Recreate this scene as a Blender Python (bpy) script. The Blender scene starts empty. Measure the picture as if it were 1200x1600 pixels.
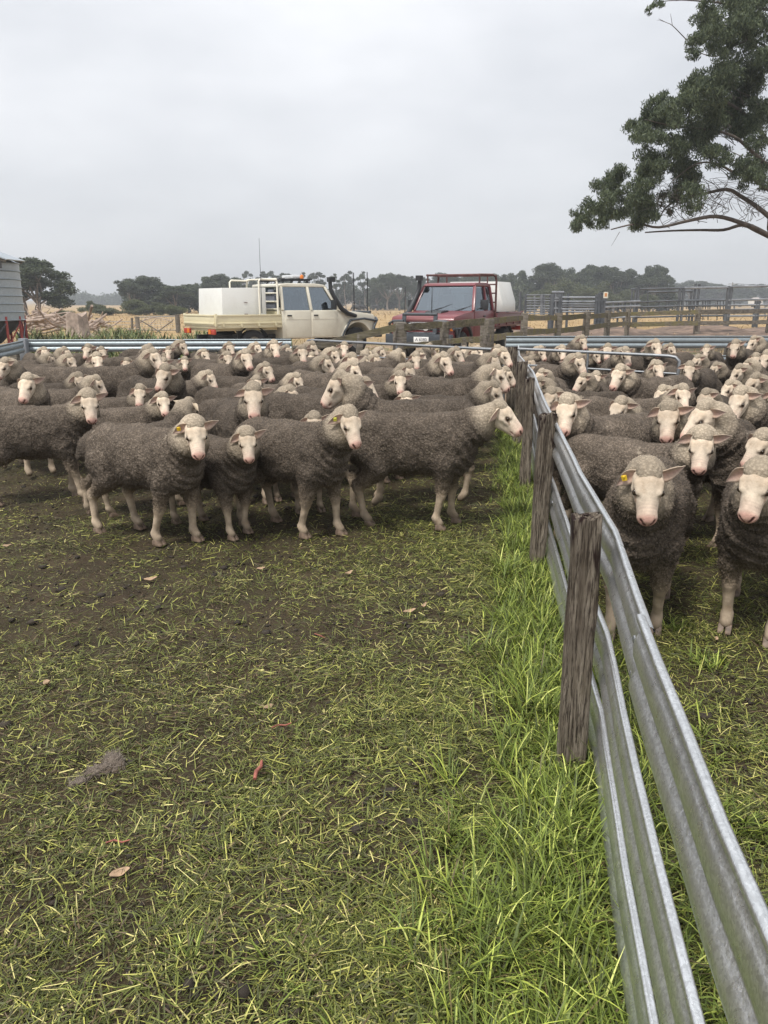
import bpy, bmesh, math, random
import numpy as np
from mathutils import Vector, Matrix, Euler
R = math.radians
random.seed(7)
rng = np.random.default_rng(11)
scene = bpy.context.scene
COL = scene.collection

# ------------------------------------------------------------------ camera
CAM_H = 1.55
PITCH = R(15.34)
FPX = 1203.0                       # focal length in pixels of the 1200x1600 photograph
cam_data = bpy.data.cameras.new('camera')
cam_data.sensor_fit = 'HORIZONTAL'
cam_data.sensor_width = 36.0
cam_data.lens = 36.0 * FPX / 1200.0
cam_data.clip_start = 0.05
cam_data.clip_end = 6000.0
cam = bpy.data.objects.new('camera', cam_data)
COL.objects.link(cam)
cam.location = (0, 0, CAM_H)
cam.rotation_euler = (math.pi / 2 - PITCH, 0, 0)
scene.camera = cam

# ------------------------------------------------------------------ sky, sun, exposure
SUN_EL, SUN_AZ = R(58), R(215)      # azimuth measured clockwise from +Y
world = bpy.data.worlds.new('World')
scene.world = world
world.use_nodes = True
wn, wl = world.node_tree.nodes, world.node_tree.links
wn.clear()
w_out = wn.new('ShaderNodeOutputWorld')
w_mix = wn.new('ShaderNodeMixShader')
w_sky = wn.new('ShaderNodeTexSky')
w_sky.sky_type = 'NISHITA'
w_sky.sun_disc = False
w_sky.sun_elevation = SUN_EL
w_sky.sun_rotation = SUN_AZ
w_b1 = wn.new('ShaderNodeBackground'); w_b1.inputs[1].default_value = 0.08
wl.new(w_sky.outputs[0], w_b1.inputs[0])
w_tc = wn.new('ShaderNodeTexCoord')
w_map = wn.new('ShaderNodeMapping')
w_map.inputs['Scale'].default_value = (1.0, 1.0, 2.6)
w_map.inputs['Location'].default_value = (0.35, 0.1, 0.2)
wl.new(w_tc.outputs['Generated'], w_map.inputs[0])
w_n = wn.new('ShaderNodeTexNoise')
w_n.inputs['Scale'].default_value = 1.9
w_n.inputs['Detail'].default_value = 5.0
w_n.inputs['Roughness'].default_value = 0.5
wl.new(w_map.outputs[0], w_n.inputs['Vector'])
w_cr = wn.new('ShaderNodeValToRGB')
w_cr.color_ramp.elements[0].position = 0.34
w_cr.color_ramp.elements[0].color = (0.298, 0.306, 0.322, 1)
w_cr.color_ramp.elements[1].position = 0.66
w_cr.color_ramp.elements[1].color = (0.440, 0.443, 0.454, 1)
wl.new(w_n.outputs['Fac'], w_cr.inputs[0])
w_sep = wn.new('ShaderNodeSeparateXYZ')
wl.new(w_tc.outputs['Generated'], w_sep.inputs[0])
w_mr = wn.new('ShaderNodeMapRange')                # an overcast sky brightens towards the zenith
w_mr.inputs['From Min'].default_value = 0.0
w_mr.inputs['From Max'].default_value = 1.0
w_mr.inputs['To Min'].default_value = 0.86
w_mr.inputs['To Max'].default_value = 1.6
wl.new(w_sep.outputs['Z'], w_mr.inputs['Value'])
w_b2 = wn.new('ShaderNodeBackground')
wl.new(w_cr.outputs[0], w_b2.inputs[0])
wl.new(w_mr.outputs[0], w_b2.inputs[1])
w_mix.inputs[0].default_value = 0.94
wl.new(w_b1.outputs[0], w_mix.inputs[1])
wl.new(w_b2.outputs[0], w_mix.inputs[2])
wl.new(w_mix.outputs[0], w_out.inputs[0])

sun_data = bpy.data.lights.new('sun', 'SUN')
sun_data.energy = 1.5
sun_data.angle = R(11)
sun_data.color = (1.0, 0.97, 0.92)
sun = bpy.data.objects.new('sun', sun_data)
COL.objects.link(sun)
sdir = Vector((math.sin(SUN_AZ) * math.cos(SUN_EL), math.cos(SUN_AZ) * math.cos(SUN_EL), math.sin(SUN_EL)))
sun.location = sdir * 50
sun.rotation_euler = (-sdir).to_track_quat('-Z', 'Y').to_euler()

vs = scene.view_settings
vs.view_transform = 'Standard'
vs.look = 'None'
vs.exposure = 1.25
vs.gamma = 1.0
vs.use_curve_mapping = False
scene.cycles.max_bounces = 6
scene.cycles.diffuse_bounces = 3
scene.cycles.glossy_bounces = 3
scene.cycles.transmission_bounces = 4
scene.cycles.transparent_max_bounces = 8
scene.cycles.use_denoising = True

# ------------------------------------------------------------------ where a photo pixel lies in the place (planning aid)
CP, SP = math.cos(PITCH), math.sin(PITCH)
def ray(px, py):
    u = (px - 600.0) / FPX; v = (py - 800.0) / FPX
    return np.array([u, CP - v * SP, -SP - v * CP])
def at_z(px, py, z=0.0):
    d = ray(px, py); t = (z - CAM_H) / d[2]
    return Vector((d[0] * t, d[1] * t, z))
def at_y(px, py, Y):
    d = ray(px, py); t = Y / d[1]
    return Vector((d[0] * t, Y, CAM_H + d[2] * t))
def to_px(p):
    x, y, z = p[0], p[1], p[2] - CAM_H
    dep = y * CP - z * SP
    return (600 + FPX * x / dep, 800 + FPX * (-z * CP - y * SP) / dep, dep)

# ------------------------------------------------------------------ mesh helpers
class MB:
    """collects boxes, tubes and sheets; build() links them as ONE mesh object"""
    def __init__(s): s.v = []; s.f = []; s.mi = []; s.cur = 0
    def add(s, vs_, fs_):
        o = len(s.v)
        s.v.extend([tuple(p) for p in vs_])
        for f in fs_:
            s.f.append(tuple(i + o for i in f)); s.mi.append(s.cur)
    def box(s, c, d, rot=None, taper=1.0):
        hx, hy, hz = d[0] / 2, d[1] / 2, d[2] / 2
        pts = []
        for z in (-1, 1):
            k = taper if z > 0 else 1.0
            for x, y in ((-1, -1), (1, -1), (1, 1), (-1, 1)):
                p = Vector((x * hx * k, y * hy * k, z * hz))
                if rot is not None: p = rot @ p
                pts.append(p + Vector(c))
        s.add(pts, [(3, 2, 1, 0), (4, 5, 6, 7), (0, 1, 5, 4), (1, 2, 6, 5), (2, 3, 7, 6), (3, 0, 4, 7)])
    def beam(s, a, b, w, h, up=(0, 0, 1)):
        a, b = Vector(a), Vector(b)
        x = (b - a); L = x.length; x = x / L
        y = Vector(up).cross(x)
        if y.length < 1e-4: y = Vector((0, 1, 0))
        y.normalize(); z = x.cross(y)
        M = Matrix((x, y, z)).transposed()
        s.box((a + b) / 2, (L, w, h), M)
    def tube(s, pts, rad, n=8, caps=True):
        pts = [Vector(p) for p in pts]
        if not hasattr(rad, '__len__'): rad = [rad] * len(pts)
        rings = []; prev = None
        for i, p in enumerate(pts):
            t = (pts[min(i + 1, len(pts) - 1)] - pts[max(i - 1, 0)]).normalized()
            if prev is None:
                a = Vector((0, 0, 1)) if abs(t.z) < 0.9 else Vector((1, 0, 0))
                prev = (a - t * a.dot(t)).normalized()
            else:
                q = prev - t * prev.dot(t)
                if q.length > 1e-5: prev = q.normalized()
            b = t.cross(prev)
            rings.append([p + (prev * math.cos(k * 2 * math.pi / n) + b * math.sin(k * 2 * math.pi / n)) * rad[i] for k in range(n)])
        vs_ = [q for r in rings for q in r]; fs_ = []
        for i in range(len(rings) - 1):
            for k in range(n):
                fs_.append((i * n + k, i * n + (k + 1) % n, (i + 1) * n + (k + 1) % n, (i + 1) * n + k))
        if caps:
            fs_.append(tuple(range(n - 1, -1, -1)))
            fs_.append(tuple((len(rings) - 1) * n + k for k in range(n)))
        s.add(vs_, fs_)
    def lathe(s, prof, n=24, axis='z', c=(0, 0, 0), caps=True):
        vs_ = []; fs_ = []
        for (r, h) in prof:
            for k in range(n):
                a = 2 * math.pi * k / n
                if axis == 'z': p = (r * math.cos(a), r * math.sin(a), h)
                elif axis == 'y': p = (r * math.cos(a), h, r * math.sin(a))
                else: p = (h, r * math.cos(a), r * math.sin(a))
                vs_.append((p[0] + c[0], p[1] + c[1], p[2] + c[2]))
        for i in range(len(prof) - 1):
            for k in range(n):
                q = (i * n + k, i * n + (k + 1) % n, (i + 1) * n + (k + 1) % n, (i + 1) * n + k)
                fs_.append(q if axis != 'y' else q[::-1])
        if caps:
            fs_.append(tuple(range(n - 1, -1, -1))); fs_.append(tuple((len(prof) - 1) * n + k for k in range(n)))
        s.add(vs_, fs_)
    def sheet(s, grid, close=False):
        m = len(grid[0]); vs_ = [p for row in grid for p in row]; fs_ = []
        for i in range(len(grid) - 1):
            for j in range(m - 1):
                fs_.append((i * m + j, i * m + j + 1, (i + 1) * m + j + 1, (i + 1) * m + j))
        s.add(vs_, fs_)
    def prism(s, poly, y0, y1, shrink=None):
        """side outline (x,z) extruded across y"""
        n = len(poly)
        vs_ = [(x, y0, z) for x, z in poly] + [(x, y1, z) for x, z in poly]
        fs_ = [tuple(range(n)), tuple(range(2 * n - 1, n - 1, -1))]
        for i in range(n):
            j = (i + 1) % n; fs_.append((i, i + n, j + n, j))
        s.add(vs_, fs_)
    def mesh(s, name, mats, smooth=False, bevel=0.0, seg=2, angle=40):
        me = bpy.data.meshes.new(name)
        me.from_pydata(s.v, [], s.f)
        if not isinstance(mats, (list, tuple)): mats = [mats]
        for m in mats: me.materials.append(m)
        if len(mats) > 1: me.polygons.foreach_set('material_index', s.mi)
        bm = bmesh.new(); bm.from_mesh(me)
        bmesh.ops.recalc_face_normals(bm, faces=bm.faces)
        if bevel > 0:
            bmesh.ops.remove_doubles(bm, verts=bm.verts, dist=1e-5)
            es = [e for e in bm.edges if len(e.link_faces) == 2 and e.calc_face_angle(0) > R(angle)]
            bmesh.ops.bevel(bm, geom=es, offset=bevel, segments=seg, profile=0.6, affect='EDGES', clamp_overlap=True)
        bm.to_mesh(me); bm.free()
        if smooth or bevel > 0:
            me.polygons.foreach_set('use_smooth', [True] * len(me.polygons))
            me.set_sharp_from_angle(angle=R(angle))
        return me
    def build(s, name, mats, parent=None, **kw):
        return link(name, s.mesh(name, mats, **kw), parent)

def link(name, me, parent=None):
    o = bpy.data.objects.new(name, me); COL.objects.link(o)
    if parent is not None: o.parent = parent
    return o
def tag(o, label=None, cat=None, group=None, kind=None):
    if label: o['label'] = label
    if cat: o['category'] = cat
    if group: o['group'] = group
    if kind: o['kind'] = kind
    return o
def empty(name, loc=(0, 0, 0), rz=0.0, label=None, cat=None, group=None):
    o = bpy.data.objects.new(name, None); COL.objects.link(o)
    o.location = loc; o.rotation_euler = (0, 0, rz); o.empty_display_size = 0.2
    return tag(o, label, cat, group)
def np_mesh(name, V, F, mats, smooth=True, attrs=None):
    """V (n,3), F (m,k) arrays -> mesh, quickly"""
    me = bpy.data.meshes.new(name)
    V = np.ascontiguousarray(V, dtype=np.float32); F = np.ascontiguousarray(F, dtype=np.int32)
    m, k = F.shape
    me.vertices.add(len(V)); me.vertices.foreach_set('co', V.ravel())
    me.loops.add(m * k); me.loops.foreach_set('vertex_index', F.ravel())
    me.polygons.add(m)
    me.polygons.foreach_set('loop_start', np.arange(0, m * k, k, dtype=np.int32))
    me.polygons.foreach_set('loop_total', np.full(m, k, dtype=np.int32))
    if smooth: me.polygons.foreach_set('use_smooth', np.ones(m, dtype=bool))
    me.update(calc_edges=True)
    if not isinstance(mats, (list, tuple)): mats = [mats]
    for q in mats: me.materials.append(q)
    for nm, arr in (attrs or {}).items():
        if arr.ndim == 2:
            a = me.attributes.new(nm, 'FLOAT_COLOR', 'POINT')
            c = np.ones((len(V), 4), dtype=np.float32); c[:, :arr.shape[1]] = arr
            a.data.foreach_set('color', c.ravel())
        else:
            a = me.attributes.new(nm, 'FLOAT', 'POINT'); a.data.foreach_set('value', arr.astype(np.float32))
    return me

# smooth value noise on arrays
_tab = np.random.default_rng(5).random(4096).astype(np.float32)
def _h(ix, iy, iz): return _tab[((ix * 73856093) ^ (iy * 19349663) ^ (iz * 83492791)) & 4095]
def vnoise(P, scale, seed=0):
    Q = np.asarray(P) * scale + seed * 17.31
    if Q.shape[1] == 2: Q = np.concatenate([Q, np.zeros((len(Q), 1))], 1)
    I = np.floor(Q).astype(np.int64); f = Q - I; f = f * f * (3 - 2 * f)
    r = 0
    for dx in (0, 1):
        wx = f[:, 0] if dx else 1 - f[:, 0]
        for dy in (0, 1):
            wy = f[:, 1] if dy else 1 - f[:, 1]
            for dz in (0, 1):
                wz = f[:, 2] if dz else 1 - f[:, 2]
                r = r + wx * wy * wz * _h(I[:, 0] + dx, I[:, 1] + dy, I[:, 2] + dz)
    return r
def fbm(P, scale, octv=3, seed=0):
    r = 0; a = 0.5; t = 0
    for i in range(octv):
        r = r + a * vnoise(P, scale * 2 ** i, seed + i); t += a; a *= 0.5
    return r / t

# ------------------------------------------------------------------ procedural materials
class NT:
    def __init__(s, name):
        s.m = bpy.data.materials.new(name); s.m.use_nodes = True
        s.t = s.m.node_tree; s.n = s.t.nodes; s.l = s.t.links
        s.b = s.n['Principled BSDF']
    def new(s, typ, **kw):
        nd = s.n.new(typ)
        for k, v in kw.items():
            if k in nd.inputs.keys(): s.set(nd, k, v)
            else: setattr(nd, k, v)
        return nd
    def set(s, nd, key, v):
        if hasattr(v, 'is_output') : s.l.new(v, nd.inputs[key])
        else: nd.inputs[key].default_value = v
    def p(s, **kw):
        for k, v in kw.items(): s.set(s.b, k.replace('_', ' '), v)
    def coord(s, out='Object', scale=(1, 1, 1), rot=(0, 0, 0)):
        tc = s.new('ShaderNodeTexCoord'); mp = s.new('ShaderNodeMapping')
        mp.inputs['Scale'].default_value = scale; mp.inputs['Rotation'].default_value = rot
        s.l.new(tc.outputs[out], mp.inputs[0]); return mp.outputs[0]
    def noise(s, vec, scale=5, detail=3, rough=0.55, dist=0.0):
        nd = s.new('ShaderNodeTexNoise'); s.l.new(vec, nd.inputs['Vector'])
        nd.inputs['Scale'].default_value = scale; nd.inputs['Detail'].default_value = detail
        nd.inputs['Roughness'].default_value = rough; nd.inputs['Distortion'].default_value = dist
        return nd.outputs['Fac']
    def voro(s, vec, scale=20, out='Distance', feature='F1'):
        nd = s.new('ShaderNodeTexVoronoi'); nd.feature = feature; s.l.new(vec, nd.inputs['Vector'])
        nd.inputs['Scale'].default_value = scale; return nd.outputs[out]
    def ramp(s, fac, stops):
        nd = s.new('ShaderNodeValToRGB'); e = nd.color_ramp.elements
        while len(e) < len(stops): e.new(0.5)
        for i, (p_, c) in enumerate(stops):
            e[i].position = p_; e[i].color = (c, c, c, 1) if not hasattr(c, '__len__') else (*c[:3], 1)
        s.l.new(fac, nd.inputs[0]); return nd.outputs[0]
    def mix(s, fac, a, b, mode='MIX'):
        nd = s.new('ShaderNodeMix'); nd.data_type = 'RGBA'; nd.blend_type = mode
        for k, v in ((0, fac), (6, a), (7, b)):
            if hasattr(v, 'is_output'): s.l.new(v, nd.inputs[k])
            else: nd.inputs[k].default_value = v if k == 0 else ((*v[:3], 1) if hasattr(v, '__len__') else (v, v, v, 1))
        return nd.outputs[2]
    def math(s, op, a, b=0.0):
        nd = s.new('ShaderNodeMath'); nd.operation = op
        for k, v in ((0, a), (1, b)):
            if hasattr(v, 'is_output'): s.l.new(v, nd.inputs[k])
            else: nd.inputs[k].default_value = v
        return nd.outputs[0]
    def attr(s, name, out='Color'):
        nd = s.new('ShaderNodeAttribute'); nd.attribute_name = name; return nd.outputs[out]
    def rand(s):
        return s.new('ShaderNodeObjectInfo').outputs['Random']
    def bump(s, h, strength=0.4, dist=0.01):
        nd = s.new('ShaderNodeBump'); nd.inputs['Strength'].default_value = strength
        nd.inputs['Distance'].default_value = dist; s.l.new(h, nd.inputs['Height'])
        s.l.new(nd.outputs[0], s.b.inputs['Normal'])
    def scale_rand(s, col, lo=0.8, hi=1.2):
        r = s.math('ADD', s.math('MULTIPLY', s.rand(), hi - lo), lo)
        return s.mix(1.0, col, s.comb(r), 'MULTIPLY')
    def comb(s, v):
        nd = s.new('ShaderNodeCombineColor')
        for k in range(3): s.l.new(v, nd.inputs[k])
        return nd.outputs[0]

def plain(name, col, rough=0.6, metal=0.0, var=0.12, scale=8.0, bump=0.0, spec=0.5, coat=0.0):
    n = NT(name); v = n.coord()
    f = n.noise(v, scale, 4)
    lo = tuple(c * (1 - var) for c in col); hi = tuple(min(1, c * (1 + var)) for c in col)
    n.p(Base_Color=n.ramp(f, [(0.3, lo), (0.7, hi)]), Roughness=rough, Metallic=metal)
    n.b.inputs['Specular IOR Level'].default_value = spec
    n.b.inputs['Coat Weight'].default_value = coat
    if bump: n.bump(n.noise(v, scale * 6, 3), bump, 0.005)
    return n.m

def mat_fleece():
    n = NT('sheep_coat'); v = n.coord()
    col = n.attr('col'); wool = n.attr('wool', 'Fac')
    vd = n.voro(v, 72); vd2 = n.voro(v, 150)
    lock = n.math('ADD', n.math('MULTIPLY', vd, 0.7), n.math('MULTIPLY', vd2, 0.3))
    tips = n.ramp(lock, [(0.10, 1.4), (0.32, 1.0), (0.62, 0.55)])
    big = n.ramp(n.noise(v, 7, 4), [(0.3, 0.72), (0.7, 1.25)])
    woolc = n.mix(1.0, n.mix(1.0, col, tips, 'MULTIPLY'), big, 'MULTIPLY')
    woolc = n.scale_rand(woolc, 0.68, 1.32)
    off_ = n.new('ShaderNodeVectorMath'); off_.operation = 'ADD'; n.l.new(v, off_.inputs[0])
    sh_ = n.new('ShaderNodeCombineXYZ'); n.l.new(n.math('MULTIPLY', n.rand(), 37.0), sh_.inputs[0]); n.l.new(sh_.outputs[0], off_.inputs[1])
    pale = n.ramp(n.noise(off_.outputs[0], 6.5, 5, 0.65), [(0.665, 0.0), (0.70, 0.65)])
    woolc = n.mix(pale, woolc, (0.36, 0.30, 0.23))                    # parted fleece showing cream
    skin = n.mix(1.0, col, n.ramp(n.noise(v, 60, 5, 0.7), [(0.3, 0.86), (0.7, 1.08)]), 'MULTIPLY')
    skin = n.scale_rand(skin, 0.82, 1.12)
    dirt = n.ramp(n.noise(off_.outputs[0], 18, 5, .65), [(0.54, 0.0), (0.75, 0.5)])
    skin = n.mix(dirt, skin, (0.30, 0.20, 0.12))
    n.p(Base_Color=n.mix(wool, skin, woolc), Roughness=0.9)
    n.b.inputs['Specular IOR Level'].default_value = 0.18
    n.b.inputs['Sheen Weight'].default_value = 0.0
    hgt = n.mix(wool, n.math('MULTIPLY', n.noise(v, 140, 3), 0.25), n.math('SUBTRACT', 1.0, lock))
    n.bump(hgt, 0.8, 0.010)
    return n.m
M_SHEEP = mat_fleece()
def mat_tuft():
    n = NT('fleece_lock'); col = n.attr('col')
    n.p(Base_Color=n.scale_rand(col, 0.68, 1.32), Roughness=0.9)
    n.b.inputs['Specular IOR Level'].default_value = 0.15
    return n.m
M_TUFT = mat_tuft()
M_EYE = plain('sheep_eye', (0.030, 0.018, 0.008), 0.08, var=0.3)
M_HOOF = plain('hoof_horn', (0.17, 0.12, 0.085), 0.6, var=0.4, scale=40)
def mat_ear():
    n = NT('ear_skin'); v = n.coord()
    n.p(Base_Color=n.mix(1.0, n.attr('col'), n.ramp(n.noise(v, 50, 4), [(0.3, 0.8), (0.7, 1.1)]), 'MULTIPLY'), Roughness=0.8)
    n.b.inputs['Specular IOR Level'].default_value = 0.2
    n.b.inputs['Subsurface Weight'].default_value = 0.0
    return n.m
M_EAR = mat_ear()
M_TAG_Y = plain('yellow_tag_plastic', (0.75, 0.50, 0.03), 0.45)
M_TAG_R = plain('pink_tag_plastic', (0.75, 0.10, 0.10), 0.45)
M_TAG_G = plain('lime_tag_plastic', (0.62, 0.60, 0.08), 0.45)

# ------------------------------------------------------------------ sheep: shaped on a voxel field, one continuous skin
def surface_nets(F, org, h):
    nx, ny, nz = F.shape
    S = F < 0
    c = [S[i:nx - 1 + i, j:ny - 1 + j, k:nz - 1 + k] for i in (0, 1) for j in (0, 1) for k in (0, 1)]
    any_ = c[0].copy(); all_ = c[0].copy()
    for q in c[1:]: any_ |= q; all_ &= q
    act = any_ & ~all_
    idx = np.argwhere(act)
    vid = -np.ones(act.shape, dtype=np.int64); vid[act] = np.arange(len(idx))
    acc = np.zeros((len(idx), 3)); cnt = np.zeros(len(idx))
    cs = [(i, j, k) for i in (0, 1) for j in (0, 1) for k in (0, 1)]
    val = {q: F[idx[:, 0] + q[0], idx[:, 1] + q[1], idx[:, 2] + q[2]] for q in cs}
    for a in cs:
        for ax in range(3):
            if a[ax] == 0:
                b = list(a); b[ax] = 1; b = tuple(b)
                va, vb = val[a], val[b]
                m = (va < 0) != (vb < 0)
                t = np.where(m, va / np.where(m, va - vb, 1), 0)
                p = np.array(a, float)[None].repeat(len(idx), 0); p[:, ax] += t
                acc += p * m[:, None]; cnt += m
    V = org + h * (idx + acc / np.maximum(cnt, 1)[:, None])
    quads = []
    for ax in range(3):
        u, w = (ax + 1) % 3, (ax + 2) % 3
        sl0 = [slice(1, -1)] * 3; sl1 = [slice(1, -1)] * 3
        sl0[ax] = slice(0, -1); sl1[ax] = slice(1, None)
        A, B = S[tuple(sl0)], S[tuple(sl1)]
        e = np.argwhere(A != B)
        if not len(e): continue
        sgn = A[tuple(e.T)]
        off = np.ones(3, int); off[ax] = 0
        e = e + off
        def cell(du, dw):
            q = e.copy(); q[:, u] -= du; q[:, w] -= dw
            return vid[q[:, 0], q[:, 1], q[:, 2]]
        q = np.stack([cell(0, 0), cell(1, 0), cell(1, 1), cell(0, 1)], 1)
        q[~sgn] = q[~sgn][:, ::-1]
        quads.append(q)
    Q = np.concatenate(quads); Q = Q[(Q >= 0).all(1)]
    return V, Q

class Field:
    def __init__(s, lo, hi, h):
        s.lo = np.array(lo, float); s.h = h
        s.n = np.ceil((np.array(hi) - s.lo) / h).astype(int) + 1
        s.F = np.full(s.n, 0.5, dtype=np.float32)
        s.ax = [s.lo[i] + h * np.arange(s.n[i]) for i in range(3)]
    def sub(s, lo, hi):
        a = np.clip(np.floor((np.array(lo) - s.lo) / s.h).astype(int), 0, s.n)
        b = np.clip(np.ceil((np.array(hi) - s.lo) / s.h).astype(int) + 1, 0, s.n)
        sl = tuple(slice(a[i], b[i]) for i in range(3))
        g = np.meshgrid(*[s.ax[i][sl[i]] for i in range(3)], indexing='ij')
        return sl, g
    def put(s, sl, d, k, cut=False):
        f = s.F[sl]
        if f.size == 0: return
        if cut: f = -f
        h = np.clip(0.5 + 0.5 * (f - d) / k, 0, 1)
        r = f * (1 - h) + d * h - k * h * (1 - h)
        s.F[sl] = -r if cut else r
    def ell(s, c, r, k=0.04, M=None, cut=False):
        c = np.array(c, float); r = np.array(r, float)
        e = max(r) if M is not None else r
        sl, g = s.sub(c - e - k - 2 * s.h, c + e + k + 2 * s.h)
        P = [g[i] - c[i] for i in range(3)]
        if M is not None: P = [sum(M[j][i] * P[j] for j in range(3)) for i in range(3)]
        k0 = np.sqrt(sum((P[i] / r[i]) ** 2 for i in range(3))); k1 = np.sqrt(sum((P[i] / r[i] ** 2) ** 2 for i in range(3))) + 1e-6
        s.put(sl, k0 * (k0 - 1) / k1, k, cut)
    def cone(s, a, b, ra, rb, k=0.03, cut=False):
        a = np.array(a, float); b = np.array(b, float); m = max(ra, rb) + k + 2 * s.h
        sl, g = s.sub(np.minimum(a, b) - m, np.maximum(a, b) + m)
        ab = b - a; L = ab @ ab + 1e-9
        t = np.clip(sum((g[i] - a[i]) * ab[i] for i in range(3)) / L, 0, 1)
        d = np.sqrt(sum((g[i] - a[i] - t * ab[i]) ** 2 for i in range(3))) - (ra + (rb - ra) * t)
        s.put(sl, d, k, cut)

def sstep(x, a, b):
    t = np.clip((x - a) / (b - a), 0, 1); return t * t * (3 - 2 * t)
def rot_np(yaw, pitch, roll=0.0):
    return np.array(Matrix.Rotation(yaw, 3, 'Z') @ Matrix.Rotation(pitch, 3, 'Y') @ Matrix.Rotation(roll, 3, 'X'))
def seg_dist(P, a, b):
    a = np.array(a); ab = np.array(b) - a
    t = np.clip(((P - a) @ ab) / (ab @ ab), 0, 1)
    return np.linalg.norm(P - a - t[:, None] * ab, axis=1), t

WOOL = np.array([0.128, 0.102, 0.079]); CAP = np.array([0.385, 0.318, 0.238]); LEGW = np.array([0.25, 0.195, 0.14])
FACE = np.array([0.70, 0.585, 0.455]); PINK = np.array([0.66, 0.305, 0.25]); LEGC = np.array([0.46, 0.365, 0.265])

def sheep_variant(name, yaw=0, pitch=52, roll=0, legs=(0, 0, 0, 0), h=0.0115, hf=0.0055, raise_=0.0, fwd=0.0, seed=0, plump=1.0, tufts=8000, cap=1.0, HS=0.85):
    """legs: fore/aft swing of front-left, front-right, hind-left, hind-right feet (m)"""
    y1, y2, yh = R(yaw * 0.30), R(yaw * 0.72), R(yaw)
    base = np.array([0.27, 0, 0.590])
    d1 = np.array([math.cos(y1), math.sin(y1), 0]); d2 = np.array([math.cos(y2), math.sin(y2), 0])
    mid = base + d1 * (0.13 + fwd * .5) + np.array([0, 0, 0.100 + raise_ * 0.5])
    end = mid + d2 * (0.125 + fwd * .5) + np.array([0, 0, 0.115 + raise_ * 0.5])
    Rh = rot_np(yh, R(pitch), R(roll))
    H = lambda x, y, z: end + Rh @ (HS * np.array([x, y, z]))
    w = plump
    B = Field((-0.72, -0.42, -0.01), (0.95, 0.42, 1.12), h)
    if abs(yaw) > 20:
        m = 0.55 if yaw > 0 else -0.55
        B = Field((-0.72, min(-0.36, m), -0.01), (0.92, max(0.36, m), 1.12), h)
    B.ell((-0.035, 0, 0.548), (0.375, 0.185 * w, 0.192 * w), 0.05)
    B.ell((0.19, 0, 0.530), (0.205, 0.160 * w, 0.198), 0.06)
    B.ell((0.29, 0, 0.500), (0.12, 0.120, 0.150), 0.06)
    B.ell((-0.300, 0, 0.560), (0.180, 0.160 * w, 0.178), 0.06)
    B.ell((-0.06, 0, 0.490), (0.28, 0.150 * w, 0.150), 0.05)
    B.cone((-0.44, 0, 0.62), (-0.485, 0, 0.52), 0.045, 0.03, 0.03)          # docked tail
    B.cone(base, mid, 0.148, 0.108, 0.06)
    B.cone(mid, H(-0.040, 0, -0.080), 0.108, 0.076, 0.05)
    B.ell(H(-0.040, 0, -0.045), HS * np.array((0.060, 0.073, 0.078)), 0.03 * HS, Rh)              # woolly back of the head
    B.ell(H(-0.014, 0, 0.040), HS * np.array((0.070 * cap, 0.062, 0.040)), 0.02 * HS, Rh)       # topknot
    for s in (1, -1):
        B.ell(H(-0.030, s * 0.052, -0.065), HS * np.array((0.052, 0.036, 0.066)), 0.025 * HS, Rh)  # woolly cheeks
    hoofs = []; legseg = []
    for i, (sx, sy) in enumerate(((1, 1), (1, -1), (-1, 1), (-1, -1))):
        o = legs[i]
        if sx > 0:
            sh = np.array([0.235, sy * 0.100, 0.44]); kn = np.array([0.245 + o * 0.55, sy * 0.100, 0.235])
            fe = np.array([0.235 + o * 0.95, sy * 0.095, 0.075]); ho = np.array([0.262 + o, sy * 0.095, 0.022])
            B.cone(sh, kn, 0.076, 0.034, 0.05); B.cone(kn, fe, 0.029, 0.022, 0.012); B.ell(kn, (0.032, 0.030, 0.044), 0.015)
        else:
            hp = np.array([-0.295, sy * 0.100, 0.49]); st = np.array([-0.235 + o * 0.3, sy * 0.110, 0.40]); kn = np.array([-0.385 + o * 0.6, sy * 0.105, 0.255])
            fe = np.array([-0.365 + o * 0.95, sy * 0.10, 0.075]); ho = np.array([-0.338 + o, sy * 0.10, 0.022])
            B.cone(hp, st, 0.110, 0.080, 0.05); B.cone(st, kn, 0.072, 0.033, 0.04); B.cone(kn, fe, 0.028, 0.022, 0.012)
            B.ell(kn + np.array([-0.012, 0, 0.01]), (0.032, 0.028, 0.046), 0.015)
        B.ell(fe, (0.027, 0.026, 0.030), 0.012)
        B.cone(fe, ho + np.array([0, 0, 0.018]), 0.026, 0.029, 0.012)
        hoofs.append(ho); legseg.append((kn, fe, ho))
    V, Q = surface_nets(B.F, B.lo, h)
    # the bare face on a finer field, growing out of the wool
    fc = H(0.10, 0, -0.01)
    Fd = Field(fc - 0.19, fc + 0.19, hf)
    Fd.ell(H(0.020, 0, -0.008), HS * np.array((0.095, 0.070, 0.076)), 0.02 * HS, Rh)
    Fd.cone(H(0.055, 0, -0.008), H(0.190, 0, -0.022), HS * 0.060, HS * 0.044, HS * 0.02)
    Fd.cone(H(0.045, 0, 0.036), H(0.178, 0, 0.006), HS * 0.033, HS * 0.027, HS * 0.02)
    Fd.cone(H(0.030, 0, -0.062), H(0.175, 0, -0.052), HS * 0.052, HS * 0.027, HS * 0.018)
    Fd.ell(H(0.196, 0, -0.016), HS * np.array((0.036, 0.043, 0.036)), 0.015 * HS, Rh)
    Fd.ell(H(0.190, 0, -0.056), HS * np.array((0.028, 0.031, 0.018)), 0.008 * HS, Rh)
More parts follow.
